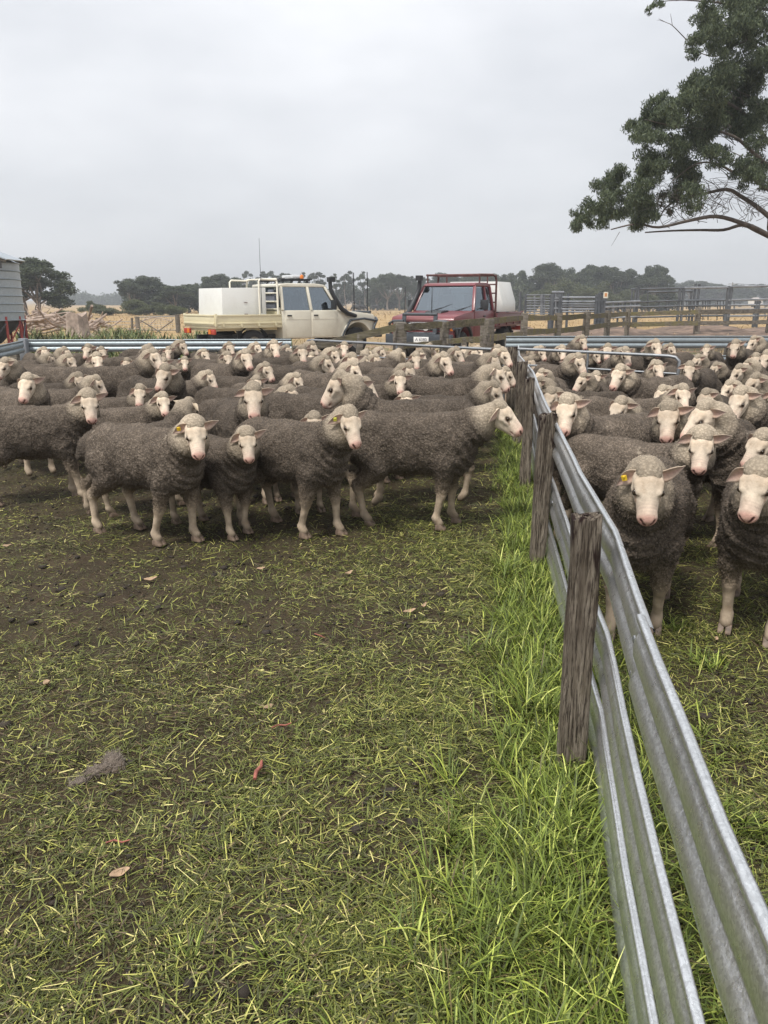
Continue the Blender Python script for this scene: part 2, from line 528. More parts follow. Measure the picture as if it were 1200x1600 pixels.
    for s in (1, -1):
        Fd.cone(H(0.048, s * 0.050, 0.034), H(0.092, s * 0.047, 0.030), HS * 0.017, HS * 0.013, HS * 0.022)     # brow
        Fd.cone(H(0.060, s * 0.056, -0.014), H(0.110, s * 0.046, -0.018), HS * 0.018, HS * 0.012, HS * 0.015)   # cheek bone
        Fd.ell(H(0.088, s * 0.069, 0.011), HS * np.array((0.018, 0.016, 0.013)), 0.008 * HS, Rh, cut=True)           # eye socket
        Fd.cone(H(0.231, s * 0.010, -0.016), H(0.216, s * 0.030, 0.000), HS * 0.0052, HS * 0.0065, HS * 0.004, cut=True)
        Fd.cone(H(0.228, s * 0.008, -0.043), H(0.155, s * 0.046, -0.050), HS * 0.0042, HS * 0.004, HS * 0.004, cut=True)
    V2, Q2 = surface_nets(Fd.F, Fd.lo, hf)
    # colours and fleece relief
    nb = len(V)
    def normals(V, Q):
        N = np.zeros_like(V); n = np.cross(V[Q[:, 2]] - V[Q[:, 0]], V[Q[:, 3]] - V[Q[:, 1]])
        for k in range(4): np.add.at(N, Q[:, k], n)
        return N / (np.linalg.norm(N, axis=1)[:, None] + 1e-9)
    # light smoothing
    for VV, QQ in ((V, Q), (V2, Q2)):
        for _ in range(1):
            a = np.zeros_like(VV); c = np.zeros(len(VV))
            for k in range(4):
                i, j = QQ[:, k], QQ[:, (k + 1) % 4]
                np.add.at(a, i, VV[j]); np.add.at(c, i, 1); np.add.at(a, j, VV[i]); np.add.at(c, j, 1)
            VV += 0.5 * (a / np.maximum(c, 1)[:, None] - VV)
    N = normals(V, Q)
    hd = np.linalg.norm(V - end, axis=1)
    headness = 1 - sstep(hd, 0.12, 0.22)
    legw = np.zeros(nb); legb = np.zeros(nb)
    for kn, fe, ho in legseg:
        d, _ = seg_dist(V, kn, ho); near = 1 - sstep(d, 0.055, 0.085)
        top = 1 - sstep(V[:, 2], kn[2] + 0.02, kn[2] + 0.16)
        low = 1 - sstep(V[:, 2], kn[2] - 0.05, kn[2] + 0.05)
        legw = np.maximum(legw, np.maximum(near, 0.8 * (d < 0.2)) * top); legb = np.maximum(legb, near * low)
    blot = fbm(V, 9, 3, seed)
    col = WOOL * (0.8 + 0.4 * blot)[:, None]
    under = (1 - sstep(V[:, 2], 0.30, 0.40)) * 0.6
    col = col + (LEGW - col) * np.maximum(legw * 0.9, under)[:, None]
    col = col + (CAP * (0.85 + 0.3 * blot)[:, None] - col) * headness[:, None]
    skin = LEGC * (0.40 + 1.0 * fbm(V, 26, 3, seed + 3))[:, None]
    col = col + (skin - col) * legb[:, None]
    muddy = (1 - sstep(V[:, 2], 0.02, 0.09)) * 0.75
    col = col * (1 - muddy[:, None]) + np.array([0.10, 0.075, 0.05]) * muddy[:, None]
    wool = (1 - legb) * (1 - 0.42 * headness)
    disp = (fbm(V, 11, 2, seed) - 0.5) * 0.028 + (vnoise(V, 62, seed) - 0.5) * 0.008 + (vnoise(V, 115, seed + 2) - 0.5) * 0.006
    fold = np.sin((V[:, 0] - 0.3) * 95 + (V[:, 2] - .5) * 70 + 5 * fbm(V, 7, 2, seed + 5))       # neck wrinkles
    disp += 0.005 * fold * sstep(V[:, 0], 0.24, 0.34) * (1 - headness)
    V = V + N * (disp * wool * (1 - 0.35 * headness))[:, None]
    L = (V2 - end) @ Rh / HS                                               # head coordinates
    f2 = FACE[None] * (0.70 + 0.56 * fbm(V2, 38, 3, seed + 1))[:, None]
    nose = sstep(L[:, 0], 0.186, 0.214)
    f2 = f2 + (PINK - f2) * (nose * 0.72)[:, None]
    wr = np.sin(L[:, 0] * 420 + 2 * fbm(V2, 25, 2, seed)) * np.exp(-((L[:, 0] - 0.165) / 0.03) ** 2) * sstep(L[:, 2], -0.02, 0.01)
    f2 = f2 * (1 - 0.10 * wr)[:, None]                                # creases over the muzzle
    chin = nose * sstep(-L[:, 2], 0.040, 0.052) * 0.6; f2 = f2 + (np.array([0.66, 0.52, 0.45]) - f2) * chin[:, None]
    tan = np.exp(-((L[:, 0] - 0.045) / 0.04) ** 2 - ((L[:, 2] - 0.05) / 0.03) ** 2) * 0.5
    f2 = f2 + (np.array([0.40, 0.29, 0.19]) - f2) * tan[:, None]
    snout = sstep(L[:, 0], 0.11, 0.19) * 0.35; f2 = f2 + (np.array([0.66, 0.44, 0.36]) - f2) * snout[:, None]
    for s in (1, -1):
        d = np.linalg.norm(L - np.array([0.088, s * 0.060, 0.013]), axis=1)
        e = 1 - sstep(d, 0.012, 0.027); f2 = f2 + (np.array([0.12, 0.065, 0.045]) - f2) * (0.88 * e)[:, None]
        d, _ = seg_dist(L, (0.092, s * 0.056, 0.020), (0.104, s * 0.044, 0.026)); e = 1 - sstep(d, 0.004, 0.012)
        f2 = f2 + (np.array([0.20, 0.12, 0.08]) - f2) * (0.7 * e)[:, None]
        d, _ = seg_dist(L, (0.098, s * 0.057, 0.003), (0.122, s * 0.051, -0.008)); e = 1 - sstep(d, 0.005, 0.012)
        f2 = f2 + (np.array([0.30, 0.17, 0.11]) - f2) * (0.6 * e)[:, None]                        # tear groove
        d, _ = seg_dist(L, (0.231, s * 0.010, -0.016), (0.216, s * 0.030, 0.000)); e = 1 - sstep(d, 0.005, 0.010)
        f2 = f2 + (np.array([0.10, 0.03, 0.025]) - f2) * (0.9 * e)[:, None]
        d, _ = seg_dist(L, (0.228, s * 0.008, -0.043), (0.155, s * 0.046, -0.050)); e = 1 - sstep(d, 0.004, 0.009)
        f2 = f2 + (np.array([0.22, 0.09, 0.07]) - f2) * (0.8 * e)[:, None]
    wv = np.concatenate([wool, np.zeros(len(V2))])
    VV = np.concatenate([V, V2]); QQ = np.concatenate([Q, Q2 + nb]); CC = np.concatenate([col, f2])
    me = np_mesh(name, VV, QQ, M_SHEEP, True, {'col': CC, 'wool': wv})
    # fleece locks standing off the skin
    r = np.random.default_rng(seed + 100)
    fme = None
    if tufts:
        N = normals(V, Q)
        # keep locks off the bare face
        Lb = (V - end) @ Rh / HS
        bare = (Lb[:, 0] > 0.03) & (np.abs(Lb[:, 1]) < 0.09) & (Lb[:, 0] < 0.28) & (np.abs(Lb[:, 2]) < 0.1)
        ok = np.where((wool > 0.5) & ~bare & (V[:, 2] > 0.16))[0]
        pick = r.choice(ok, tufts)
        P = V[pick] + r.normal(0, h * 0.35, (tufts, 3)); n = N[pick]
        P -= n * (n * (P - V[pick])).sum(1)[:, None]
        t = np.cross(n, r.normal(0, 1, (tufts, 3))); t /= np.linalg.norm(t, axis=1)[:, None] + 1e-9
        ln = r.uniform(0.005, 0.011, tufts)[:, None] * (1 - 0.55 * headness[pick])[:, None]
        wd = r.uniform(0.0026, 0.0052, tufts)[:, None] * (1 - 0.4 * headness[pick])[:, None]
        b = np.cross(n, t)
        lean = t * r.uniform(-0.7, 0.7, (tufts, 1)) + np.array([0, 0, -0.45]) + b * r.uniform(-.6, .6, (tufts, 1))
        A0 = P - t * wd - n * 0.004; A1 = P + t * wd - n * 0.004; A2 = P + b * wd * 1.2 - n * 0.004
        T = P + n * ln + lean * ln * 0.55
        TV = np.stack([A0, A1, A2, T], 1).reshape(-1, 3)
        k = np.arange(tufts)[:, None] * 4
        TF = np.concatenate([k + [0, 1, 3], k + [1, 2, 3], k + [2, 0, 3]])
        c0 = col[pick] * r.uniform(0.55, 1.0, (tufts, 1)); c1 = col[pick] * r.uniform(0.95, 1.75, (tufts, 1))
        TC = np.stack([c0 * .7, c0 * .7, c0 * .7, c1], 1).reshape(-1, 3)
        fme = np_mesh('fleece', TV, TF, M_TUFT, True, {'col': TC})
    eyes = [H(0.088, s * 0.0590, 0.0140) for s in (1, -1)]
    ears = []
    for s in (1, -1):
        p0 = H(-0.004, s * 0.060, 0.006)
        ears.append((p0, Rh, s))
    poll = end + np.array([0, 0, 0.068])
    return dict(mesh=me, fleece=fme, eyes=eyes, ears=ears, hoofs=hoofs, poll=poll, yaw=yaw, end=end, Rh=Rh)

def make_ear_mesh(side, droop):
    """leaf-shaped cupped ear; local x outwards, z up"""
    nu, nv = 9, 7; rows = []; cols = []
    Lr = 0.125
    for i in range(nu):
        u = i / (nu - 1)
        wid = 0.036 * (math.sin(math.pi * min(1, u * 0.80 + 0.17)) ** 0.8) * (1 - u ** 5) + 0.001
        for j in range(nv):
            v = j / (nv - 1) * 2 - 1
            x = Lr * u; z = v * wid - droop * u * u * 0.05; y = 0.55 * wid * v * v * (1 - 0.5 * u) - 0.012 * u
            rows.append((x, y, z)); e = abs(v)
            cols.append([0.55 - 0.1 * u, 0.35 + 0.05 * e - 0.04 * u, 0.27 + 0.02 * e])
    th = 0.004; n = len(rows)
    back = [(x * 1.0, y - th - 0.002, z) for x, y, z in rows]
    V = np.array(rows + back); C = np.array(cols + [[0.47, 0.385, 0.28]] * n)
    F = []
    for i in range(nu - 1):
        for j in range(nv - 1):
            a = i * nv + j; F.append((a, a + 1, a + nv + 1, a + nv)); F.append((a + n, a + n + nv, a + n + nv + 1, a + n + 1))
        a = i * nv; F.append((a, a + nv, a + nv + n, a + n)); a = i * nv + nv - 1; F.append((a, a + n, a + nv + n, a + nv))
    a = (nu - 1) * nv
    for j in range(nv - 1): F.append((a + j, a + j + 1, a + j + 1 + n, a + j + n))
    return np_mesh('ear', V, np.array(F), M_EAR, True, {'col': C})
EAR_ME = make_ear_mesh(1, 1.0)
_m = MB(); _m.lathe([(0.0005, -0.0135), (0.006, -0.012), (0.0105, -0.008), (0.0132, 0), (0.0105, 0.008), (0.006, 0.012), (0.0005, 0.0135)], 12)
EYE_ME = _m.mesh('eye', M_EYE, smooth=True, angle=180)
_m = MB()
for s in (1, -1):                                    # cloven hoof, toes forward
    pr = [(-0.026, 0.0), (0.046, 0.0), (0.040, 0.014), (0.014, 0.040), (-0.024, 0.036)]
    _m.prism(pr, s * 0.003, s * 0.029)
HOOF_ME = _m.mesh('hoof', M_HOOF, bevel=0.006, seg=2)
_m = MB(); _m.box((0, 0, 0), (0.026, 0.005, 0.030)); _m.tube([(0, -0.006, 0.008), (0, 0.008, 0.008)], 0.006, 8)
TAG_ME = {c: _m.mesh('ear_tag', m, bevel=0.0015, seg=1) for c, m in (('y', M_TAG_Y), ('r', M_TAG_R), ('g', M_TAG_G))}

def place_sheep(var, loc, rz, sc, hoofs=False, tagc=None, tag_side=1, ear_up=0.0, rr=random):
    o = link('sheep', var['mesh']); o.location = loc; o.rotation_euler = (0, 0, rz); o.scale = (sc, sc, sc * rr.uniform(0.98, 1.03))
    if var['fleece']:
        f = link('fleece', var['fleece'], o); f['kind'] = 'stuff'
    for p in var['eyes']:
        e = link('eye', EYE_ME, o); e.location = p; e.scale = (0.95,) * 3
    for p, Rh, s in var['ears']:
        # ear axis: sideways, slightly back and drooping; its cup looks forward
        # ears hang out level in the place itself: built from the heading of the head only
        fw = Rh @ np.array([1.0, 0, 0]); fw = Vector((fw[0], fw[1], 0)).normalized()
        side = Vector(Rh @ np.array([0, 1.0, 0])) * s
        dr = rr.uniform(-0.02, 0.34) - ear_up
        xa = (side - fw * rr.uniform(0.05, 0.35) + Vector((0, 0, -dr))).normalized()
        ya = (fw * 0.85 + Vector((0, 0, -0.25)) + side * 0.3); ya = (ya - xa * ya.dot(xa)).normalized()
        za = xa.cross(ya)
        M3 = Matrix((xa, ya, za)).transposed()
        e = link('ear', EAR_ME, o)
        e.matrix_local = Matrix.Translation(Vector(p) - xa * 0.012) @ M3.to_4x4() @ Matrix.Scale(0.82, 4)
        if tagc and s == tag_side:
            t = link('ear_tag', TAG_ME[tagc], e)
            t.location = (0.066, 0.011, -0.006)
            if tagc == 'y': t['label'] = 'yellow plastic ear tag'
    if hoofs:
        for p in var['hoofs']:
            q = link('hoof', HOOF_ME, o); q.location = (p[0], p[1], 0.001)
    return o

# ------------------------------------------------------------------ ground
def fence_x(Y): return 0.65 + 0.131 * (Y - 2.342)       # line of the dividing fence
def mat_ground():
    n = NT('yard_and_paddock_soil'); v = n.coord()
    sep = n.new('ShaderNodeSeparateXYZ'); n.l.new(v, sep.inputs[0])
    wob = n.math('MULTIPLY', n.math('SUBTRACT', n.noise(v, 0.35, 4), 0.5), 9.0)
    yy = n.math('ADD', sep.outputs['Y'], wob)
    mud = n.ramp(n.noise(v, 3.2, 6, 0.62), [(0.30, (0.014, 0.009, 0.006)), (0.52, (0.036, 0.024, 0.015)), (0.74, (0.064, 0.044, 0.027))])
    mud = n.mix(n.ramp(n.noise(v, 90, 4, 0.7), [(0.35, 0.0), (0.7, 0.35)]), mud, (0.095, 0.070, 0.040))
    fib = n.noise(n.coord(scale=(1, 0.35, 1)), 240, 3, 0.7); fib2 = n.noise(n.coord(scale=(0.35, 1, 1)), 210, 3, 0.7)
    mat_ = n.math('MULTIPLY', n.ramp(n.math('MAXIMUM', fib, fib2), [(0.52, 0.0), (0.66, 0.6)]), n.ramp(n.noise(v, 2.4, 4, .6), [(0.36, 0.25), (0.56, 1.0)]))
    mud = n.mix(mat_, mud, (0.072, 0.076, 0.022))
    sand = n.ramp(n.noise(v, 1.1, 6, 0.65), [(0.3, (0.20, 0.135, 0.095)), (0.6, (0.33, 0.235, 0.165)), (0.75, (0.26, 0.21, 0.10))])
    dry = n.ramp(n.noise(v, 0.25, 6, 0.7), [(0.3, (0.27, 0.172, 0.080)), (0.55, (0.37, 0.255, 0.125)), (0.75, (0.43, 0.32, 0.18))])
    dry = n.mix(n.ramp(n.noise(v, 2.5, 4, 0.7), [(0.45, 0.0), (0.7, 0.35)]), dry, (0.22, 0.15, 0.06))
    weed = n.mix(n.ramp(n.noise(v, 1.3, 5), [(0.42, 0.0), (0.62, 0.8)]), sand, (0.085, 0.105, 0.032))
    def step(a, b):
        mr = n.new('ShaderNodeMapRange'); mr.inputs['From Min'].default_value = a; mr.inputs['From Max'].default_value = b
        n.l.new(yy, mr.inputs['Value']); return mr.outputs[0]
    c = n.mix(step(10.5, 15.0), mud, sand)
    c = n.mix(step(17.0, 23.0), c, weed)
    c = n.mix(step(27.0, 36.0), c, dry)
    n.p(Base_Color=c, Roughness=0.95)
    n.b.inputs['Specular IOR Level'].default_value = 0.25
    n.bump(n.math('ADD', n.noise(v, 30, 5, 0.7), n.math('MULTIPLY', n.noise(v, 7, 3), 1.5)), 0.9, 0.02)
    return n.m
def grow(a, b, d, g, lim):
    out = list(np.arange(a, b, d)); x = b; s = d
    while x < lim: out.append(x); s *= g; x += s
    out.append(lim); return np.array(out)
gx = grow(0, 3.6, 0.032, 1.16, 3500); gx = np.concatenate([-gx[:0:-1], gx])
gy = grow(-0.2, 7.2, 0.032, 1.10, 4500); gy = np.concatenate([[-60, -20, -6, -2.5, -1], gy])
GX, GY = np.meshgrid(gx, gy)
GP = np.stack([GX.ravel(), GY.ravel()], 1)
def ground_z(P):
    P = np.asarray(P, float)
    near = 1 - sstep(P[:, 1], 9, 16)
    z = ((fbm(P, 1.3, 2, 3) - 0.5) * 0.06 + (fbm(P, 7, 3, 4) - 0.5) * 0.045) * near
    z -= sstep(P[:, 1], 60, 230) * 0.9
    z += (fbm(P, 0.02, 2, 8) - 0.5) * 0.4 * sstep(P[:, 1], 60, 160)
    return z - 0.012
GZ = ground_z(GP)
nx_, ny_ = len(gx), len(gy)
ii = np.arange((ny_ - 1) * nx_).reshape(ny_ - 1, nx_)[:, :-1].ravel()
GF = np.stack([ii, ii + 1, ii + nx_ + 1, ii + nx_], 1)
ground = link('ground', np_mesh('ground', np.concatenate([GP, GZ[:, None]], 1), GF, mat_ground()))
tag(ground, 'trampled yard soil running out into a dry golden paddock', None, kind='structure')

# ------------------------------------------------------------------ grass, clippings
def mat_grass():
    n = NT('grass_blade')
    n.p(Base_Color=n.attr('col'), Roughness=0.55)
    n.b.inputs['Specular IOR Level'].default_value = 0.35
    return n.m
M_GRASS = mat_grass()
def blades(P, az, L, W, th0, th1, col, nseg, twist=None):
    """P base points, th0/th1 pitch of blade at root/tip; returns verts, tris, colours"""
    n = len(P); s = np.linspace(0, 1, nseg + 1)
    dh = np.stack([np.cos(az), np.sin(az), np.zeros(n)], 1); side = np.stack([-np.sin(az), np.cos(az), np.zeros(n)], 1)
    if twist is not None:
        side = side * np.cos(twist)[:, None] + np.array([0, 0, 1.0]) * np.sin(twist)[:, None]
    p = P.copy(); V = []; C = []
    for k in range(nseg + 1):
        w = W * (1 - s[k] ** 2.2) if k < nseg else W * (0.06 if nseg > 1 else 0.55)
        V.append(p - side * w[:, None]); V.append(p + side * w[:, None])
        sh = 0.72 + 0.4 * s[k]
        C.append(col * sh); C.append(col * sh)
        if k < nseg:
            th = th0 + (th1 - th0) * (s[k] + 0.5 / nseg)
            p = p + (dh * np.cos(th)[:, None] + np.array([0, 0, 1.0]) * np.sin(th)[:, None]) * (L / nseg)[:, None]
    m = 2 * (nseg + 1)
    V = np.stack(V, 1).reshape(-1, 3); C = np.stack(C, 1).reshape(-1, 3)
    b = np.arange(n)[:, None] * m; T = []
    for k in range(nseg):
        q = 2 * k
        T.append(b + [q, q + 1, q + 3]); T.append(b + [q, q + 3, q + 2])
    return V, np.concatenate(T), C
PAL = np.array([[0.062, 0.070, 0.015], [0.118, 0.138, 0.027], [0.190, 0.212, 0.045], [0.41, 0.40, 0.095], [0.60, 0.54, 0.205], [0.100, 0.095, 0.040], [0.130, 0.088, 0.047]])
def pick_col(r, n, w):
    w = np.array(w, float); i = r.choice(len(PAL), n, p=w / w.sum())
    return PAL[i] * r.uniform(0.7, 1.25, (n, 1))
r = np.random.default_rng(21)
def scatter(n, ylo, yhi, keep):
    """points in the part of the yard the photograph shows, thinning with distance"""
    out = []; got = 0
    while got < n:
        Y = ylo + (yhi - ylo) * r.random(n) ** 1.35
        X = (r.random(n) * 2 - 1) * (0.52 * (Y + 0.5) + 0.45)
        P = np.stack([X, Y], 1); m = r.random(n) < keep(P)
        out.append(P[m]); got += m.sum()
    return np.concatenate(out)[:n]
def patchy(P): return sstep(0.5 * fbm(P, 1.5, 3, 12) + 0.5 * fbm(P, 5.5, 2, 15), 0.43, 0.58)
# cut clippings lying on the mud
def keep_clip(P):
    dl = fence_x(P[:, 1]) - P[:, 0]
    g = 1 - sstep(np.abs(dl), 0.3, 1.7)
    return np.clip(0.10 + 0.62 * patchy(P) + 0.30 * g, 0, 1) * (1 - 0.55 * sstep(P[:, 1], 5.0, 6.5)) * (1 - 0.12 * sstep(dl, 1.0, 2.8))
N1 = 175000
P = scatter(N1, 1.15, 9.5, keep_clip)
dl = fence_x(P[:, 1]) - P[:, 0]; green = 1 - sstep(np.abs(dl), 0.3, 1.5)
z = ground_z(P) + r.random(N1) ** 1.6 * 0.026
az = r.random(N1) * 6.283
L = r.uniform(0.014, 0.050, N1) * (1 + 0.9 * (r.random(N1) < 0.12)) * (1 + 0.35 * green); W = r.uniform(0.0007, 0.0022, N1)
c1 = pick_col(r, N1, [6, 5, 3.0, 2.8, 1.4, 6, 6]); c2 = pick_col(r, N1, [5, 7, 5, 3.2, 1.4, 3, 0.8])
col = np.where((r.random(N1) < green)[:, None], c2, c1)
tilt = r.normal(0.05, 0.22, N1)
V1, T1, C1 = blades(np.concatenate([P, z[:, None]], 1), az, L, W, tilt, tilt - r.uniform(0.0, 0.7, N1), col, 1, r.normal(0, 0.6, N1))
tag(link('grass_clippings', np_mesh('grass_clippings', V1, T1, M_GRASS, True, {'col': C1})), 'cut grass clippings strewn over the muddy yard', 'grass', kind='stuff')
# crumbs of trodden grass between them
N0 = 90000
P = scatter(N0, 1.15, 8.0, lambda q: 0.35 + 0.5 * sstep(fbm(q, 9, 2, 41), .4, .6))
V0, T0_, C0 = blades(np.concatenate([P, (ground_z(P) + r.random(N0) * 0.008)[:, None]], 1), r.random(N0) * 6.283, r.uniform(0.006, 0.020, N0), r.uniform(0.0006, 0.0018, N0), r.normal(0.1, .3, N0), r.normal(-0.1, .3, N0),
                     pick_col(r, N0, [5, 4, 2, 2.2, 1.2, 6, 6]), 1, r.normal(0, 0.5, N0))
tag(link('grass_crumbs', np_mesh('grass_crumbs', V0, T0_, M_GRASS, True, {'col': C0})), 'tiny trodden crumbs of grass pressed into the mud', 'grass', kind='stuff')
# short living grass through the yard
def keep_short(P):
    dl = fence_x(P[:, 1]) - P[:, 0]
    g = 1 - sstep(dl, 0.25, 1.5 + 0.8 * (1 - sstep(P[:, 1], 1.5, 2.6))); g[dl < 0] = 0.6
    return np.clip(0.05 + 0.9 * g * (0.35 + 0.65 * patchy(P)) + 0.25 * sstep(fbm(P, 1.6, 3, 31), .52, .66), 0, 1) * (1 - 0.7 * sstep(P[:, 1], 4.8, 6.5))
N2 = 38000
P = scatter(N2, 1.15, 8.5, keep_short)
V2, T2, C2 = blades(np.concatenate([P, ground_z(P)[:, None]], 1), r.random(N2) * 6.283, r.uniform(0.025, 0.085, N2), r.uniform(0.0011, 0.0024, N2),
                    r.uniform(0.25, 1.2, N2), r.uniform(-0.7, 0.5, N2), pick_col(r, N2, [4, 8, 6, 3, 0.8, 1.5, 0]), 3)
tag(link('short_grass', np_mesh('short_grass', V2, T2, M_GRASS, True, {'col': C2})), 'short trodden green grass across the yard', 'grass', kind='stuff')
# long lush grass along the fence
N3c = 3000
cy = 0.6 + 10.0 * r.random(N3c) ** 1.7
sd = r.random(N3c)
cdl = np.where(sd < 0.70, np.abs(r.normal(0, 1, N3c)) * (0.14 + 0.14 * (1 - sstep(cy, 1.5, 2.6))) - 0.02, -np.abs(r.normal(0, 0.26, N3c)) - 0.03)
cdl *= np.where(cdl < 0, 1 - 0.7 * sstep(cy, 2.2, 4.0), 1 - 0.35 * sstep(cy, 3.0, 6.0))
cx = fence_x(cy) - cdl
extra = np.array([at_z(px, py)[:2] for px, py in ((925, 1195), (880, 1215), (905, 1230), (840, 895), (850, 880), (862, 1180), (990, 1230), (1110, 1040), (1060, 980), (1190, 1480), (1150, 1300), (820, 770))])
extra = np.repeat(extra, 12, 0) + r.normal(0, 0.035, (len(extra) * 12, 2))
cx = np.concatenate([cx, extra[:, 0]]); cy = np.concatenate([cy, extra[:, 1]]); nb_ = len(cx)
per = r.integers(7, 16, nb_); idx = np.repeat(np.arange(nb_), per); N3 = len(idx)
P = np.stack([cx, cy], 1)[idx] + r.normal(0, 0.018, (N3, 2))
post_dist = np.min(np.stack([np.hypot(P[:, 0] - fence_x(yy), P[:, 1] - yy) for yy in (2.342, 4.406, 6.47, 8.53, 10.6)]), 0)
tall = 1 - 0.30 * (1 - sstep(post_dist, 0.10, 0.32)) * (fence_x(P[:, 1]) - P[:, 0] > -0.03)
hh = r.uniform(0.55, 1.25, nb_)[idx] * tall * (1 - 0.45 * sstep(np.abs(fence_x(P[:, 1]) - P[:, 0]), 0.25, 0.7))
lean = (r.random(nb_) * 6.283)[idx]
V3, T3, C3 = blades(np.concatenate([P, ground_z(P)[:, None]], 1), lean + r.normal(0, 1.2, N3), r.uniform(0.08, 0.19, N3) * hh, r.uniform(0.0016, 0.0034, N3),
                    r.uniform(0.8, 1.5, N3), r.uniform(-0.6, 0.9, N3), pick_col(r, N3, [4, 9, 8, 3, 1.4, 1.0, 0.6]) * np.array([0.92, 1.08, 0.80]), 4)
tag(link('long_grass', np_mesh('long_grass', V3, T3, M_GRASS, True, {'col': C3})), 'long lush green grass growing along the rail fence', 'grass', kind='stuff')
# mud clods and droppings
N4 = 2600
P = scatter(N4, 1.15, 7.0, lambda q: 1 - 0.8 * patchy(q))
ico = np.array([[0, 0, 1], [1, 0, 0], [0, 1, 0], [-1, 0, 0], [0, -1, 0], [0, 0, -1], [.6, .6, .6], [-.6, .6, .6], [-.6, -.6, .6], [.6, -.6, .6]])
it = np.array([[0, 9, 6], [0, 6, 7], [0, 7, 8], [0, 8, 9], [1, 6, 9], [2, 7, 6], [3, 8, 7], [4, 9, 8], [1, 2, 6], [2, 3, 7], [3, 4, 8], [4, 1, 9], [5, 2, 1], [5, 3, 2], [5, 4, 3], [5, 1, 4]])
sz = r.uniform(0.004, 0.013, N4) * (1 + 1.5 * (r.random(N4) < 0.05))
V4 = (ico[None] * r.uniform(0.6, 1.3, (N4, 10, 3)) * sz[:, None, None] * np.array([1, 1, .7]) + np.concatenate([P, (ground_z(P) + 0.004)[:, None]], 1)[:, None]).reshape(-1, 3)
T4 = (it[None] + np.arange(N4)[:, None, None] * 10).reshape(-1, 3)
tag(link('mud_clods', np_mesh('mud_clods', V4, T4, plain('mud_clod', (0.030, 0.022, 0.015), 0.9, var=0.5, scale=3, bump=0.4), True)), 'small clods of mud and dung over the yard', 'mud', kind='stuff')

# ------------------------------------------------------------------ small things lying on the yard
M_LEAF = plain('dry_gum_leaf', (0.37, 0.25, 0.155), 0.75, var=0.35, scale=30)
M_STICK = plain('red_bark_stick', (0.27, 0.085, 0.060), 0.7, var=0.4, scale=60)
def fallen_leaf(px, py, a, L, W, curl, label):
    c = at_z(px, py, 0.0); gz = float(ground_z([[c.x, c.y]])[0])
    rows = []
    for i in range(8):
        u = i / 7; w = W * math.sin(math.pi * min(1, u * 0.9 + 0.06)) ** 0.8
        rows.append([((u - .5) * L, v * w, curl * (u - .5) ** 2 * 4 * 0.6 + abs(v) * w * 0.55 + 0.002 * math.sin(u * 9)) for v in (-1, -.5, 0, .5, 1)])
    m = MB(); m.sheet(rows); n0 = len(m.v)
    m.sheet([[(x, y, z - 0.0012) for x, y, z in row] for row in rows])
    o = m.build('fallen_leaf', M_LEAF, smooth=True, angle=80)
    o.location = (c.x, c.y, gz + 0.018); o.rotation_euler = (0.25, -0.12, a); o.scale = (0.78, 0.9, 0.9)
    tag(o, label, 'leaf', 'dry leaves on the yard')
for args in ((236, 911, 0.2, 0.095, 0.016, 0.02, 'dry brown leaf on the yard below the sheep with yellow ear tag'),
             (640, 960, 0.3, 0.085, 0.013, 0.015, 'curled brown leaf flat on the grass in mid yard'),
             (661, 956, 0.9, 0.060, 0.010, 0.03, 'small upright brown leaf touching the curled leaf in mid yard'),
             (75, 1074, -0.9, 0.062, 0.016, 0.02, 'orange brown leaf near the left edge of the yard'),
             (420, 1105, 0.5, 0.050, 0.013, 0.01, 'pale tan leaf in the centre of the yard'),
             (408, 890, 0.1, 0.065, 0.012, 0.012, 'dull brown leaf just below the smallest front sheep'),
             (545, 902, 0.7, 0.070, 0.012, 0.02, 'tan leaf below the front sheep with green ear tag'),
             (12, 857, 0.0, 0.075, 0.014, 0.02, 'red and white leaf at the far left edge of the yard'),
             (188, 1368, 0.4, 0.070, 0.014, 0.012, 'pale pinkish leaf in the lower left of the yard'),
             (1022, 1222, 0.6, 0.045, 0.012, 0.012, 'tan leaf between the rails on the grass to the right'),
             (1118, 1005, 1.0, 0.040, 0.010, 0.01, 'small red leaf right of the fence below the nearest sheep')):
    fallen_leaf(*args)
def twig(px, py, a, L, rad, label):
    c = at_z(px, py, 0.0); gz = float(ground_z([[c.x, c.y]])[0])
    m = MB(); m.tube([(-L / 2, 0, 0.0), (-L / 6, 0.004, 0.006), (L / 5, -0.003, 0.004), (L / 2, 0.002, 0.008)], [rad * .8, rad, rad * .9, rad * .6], 7)
    o = m.build('twig', M_STICK, smooth=True, angle=60); o.location = (c.x, c.y, gz + 0.024); o.rotation_euler = (0, 0, a)
    tag(o, label, 'twig', 'reddish twigs on the yard')
twig(404, 1202, 1.45, 0.095, 0.0075, 'short thick red stick pointing at the camera in mid yard')
twig(440, 1137, 0.25, 0.075, 0.0035, 'thin red twig beside the pale tan leaf in mid yard')
twig(500, 998, 2.6, 0.06, 0.003, 'thin orange twig higher up the yard near the middle')
twig(185, 1325, 0.0, 0.07, 0.003, 'thin pink twig in the lower left of the yard')
def mat_woolscrap():
    n = NT('dirty_wool_scrap'); v = n.coord()
    n.p(Base_Color=n.ramp(n.noise(v, 60, 5, 0.7), [(0.3, (0.07, 0.052, 0.040)), (0.7, (0.20, 0.16, 0.125))]), Roughness=0.95); n.bump(n.noise(v, 90, 4, .7), 0.8, 0.01); return n.m
c = at_z(165, 1197, 0.0)
Fw = Field((-0.16, -0.16, -0.03), (0.16, 0.16, 0.12), 0.006)
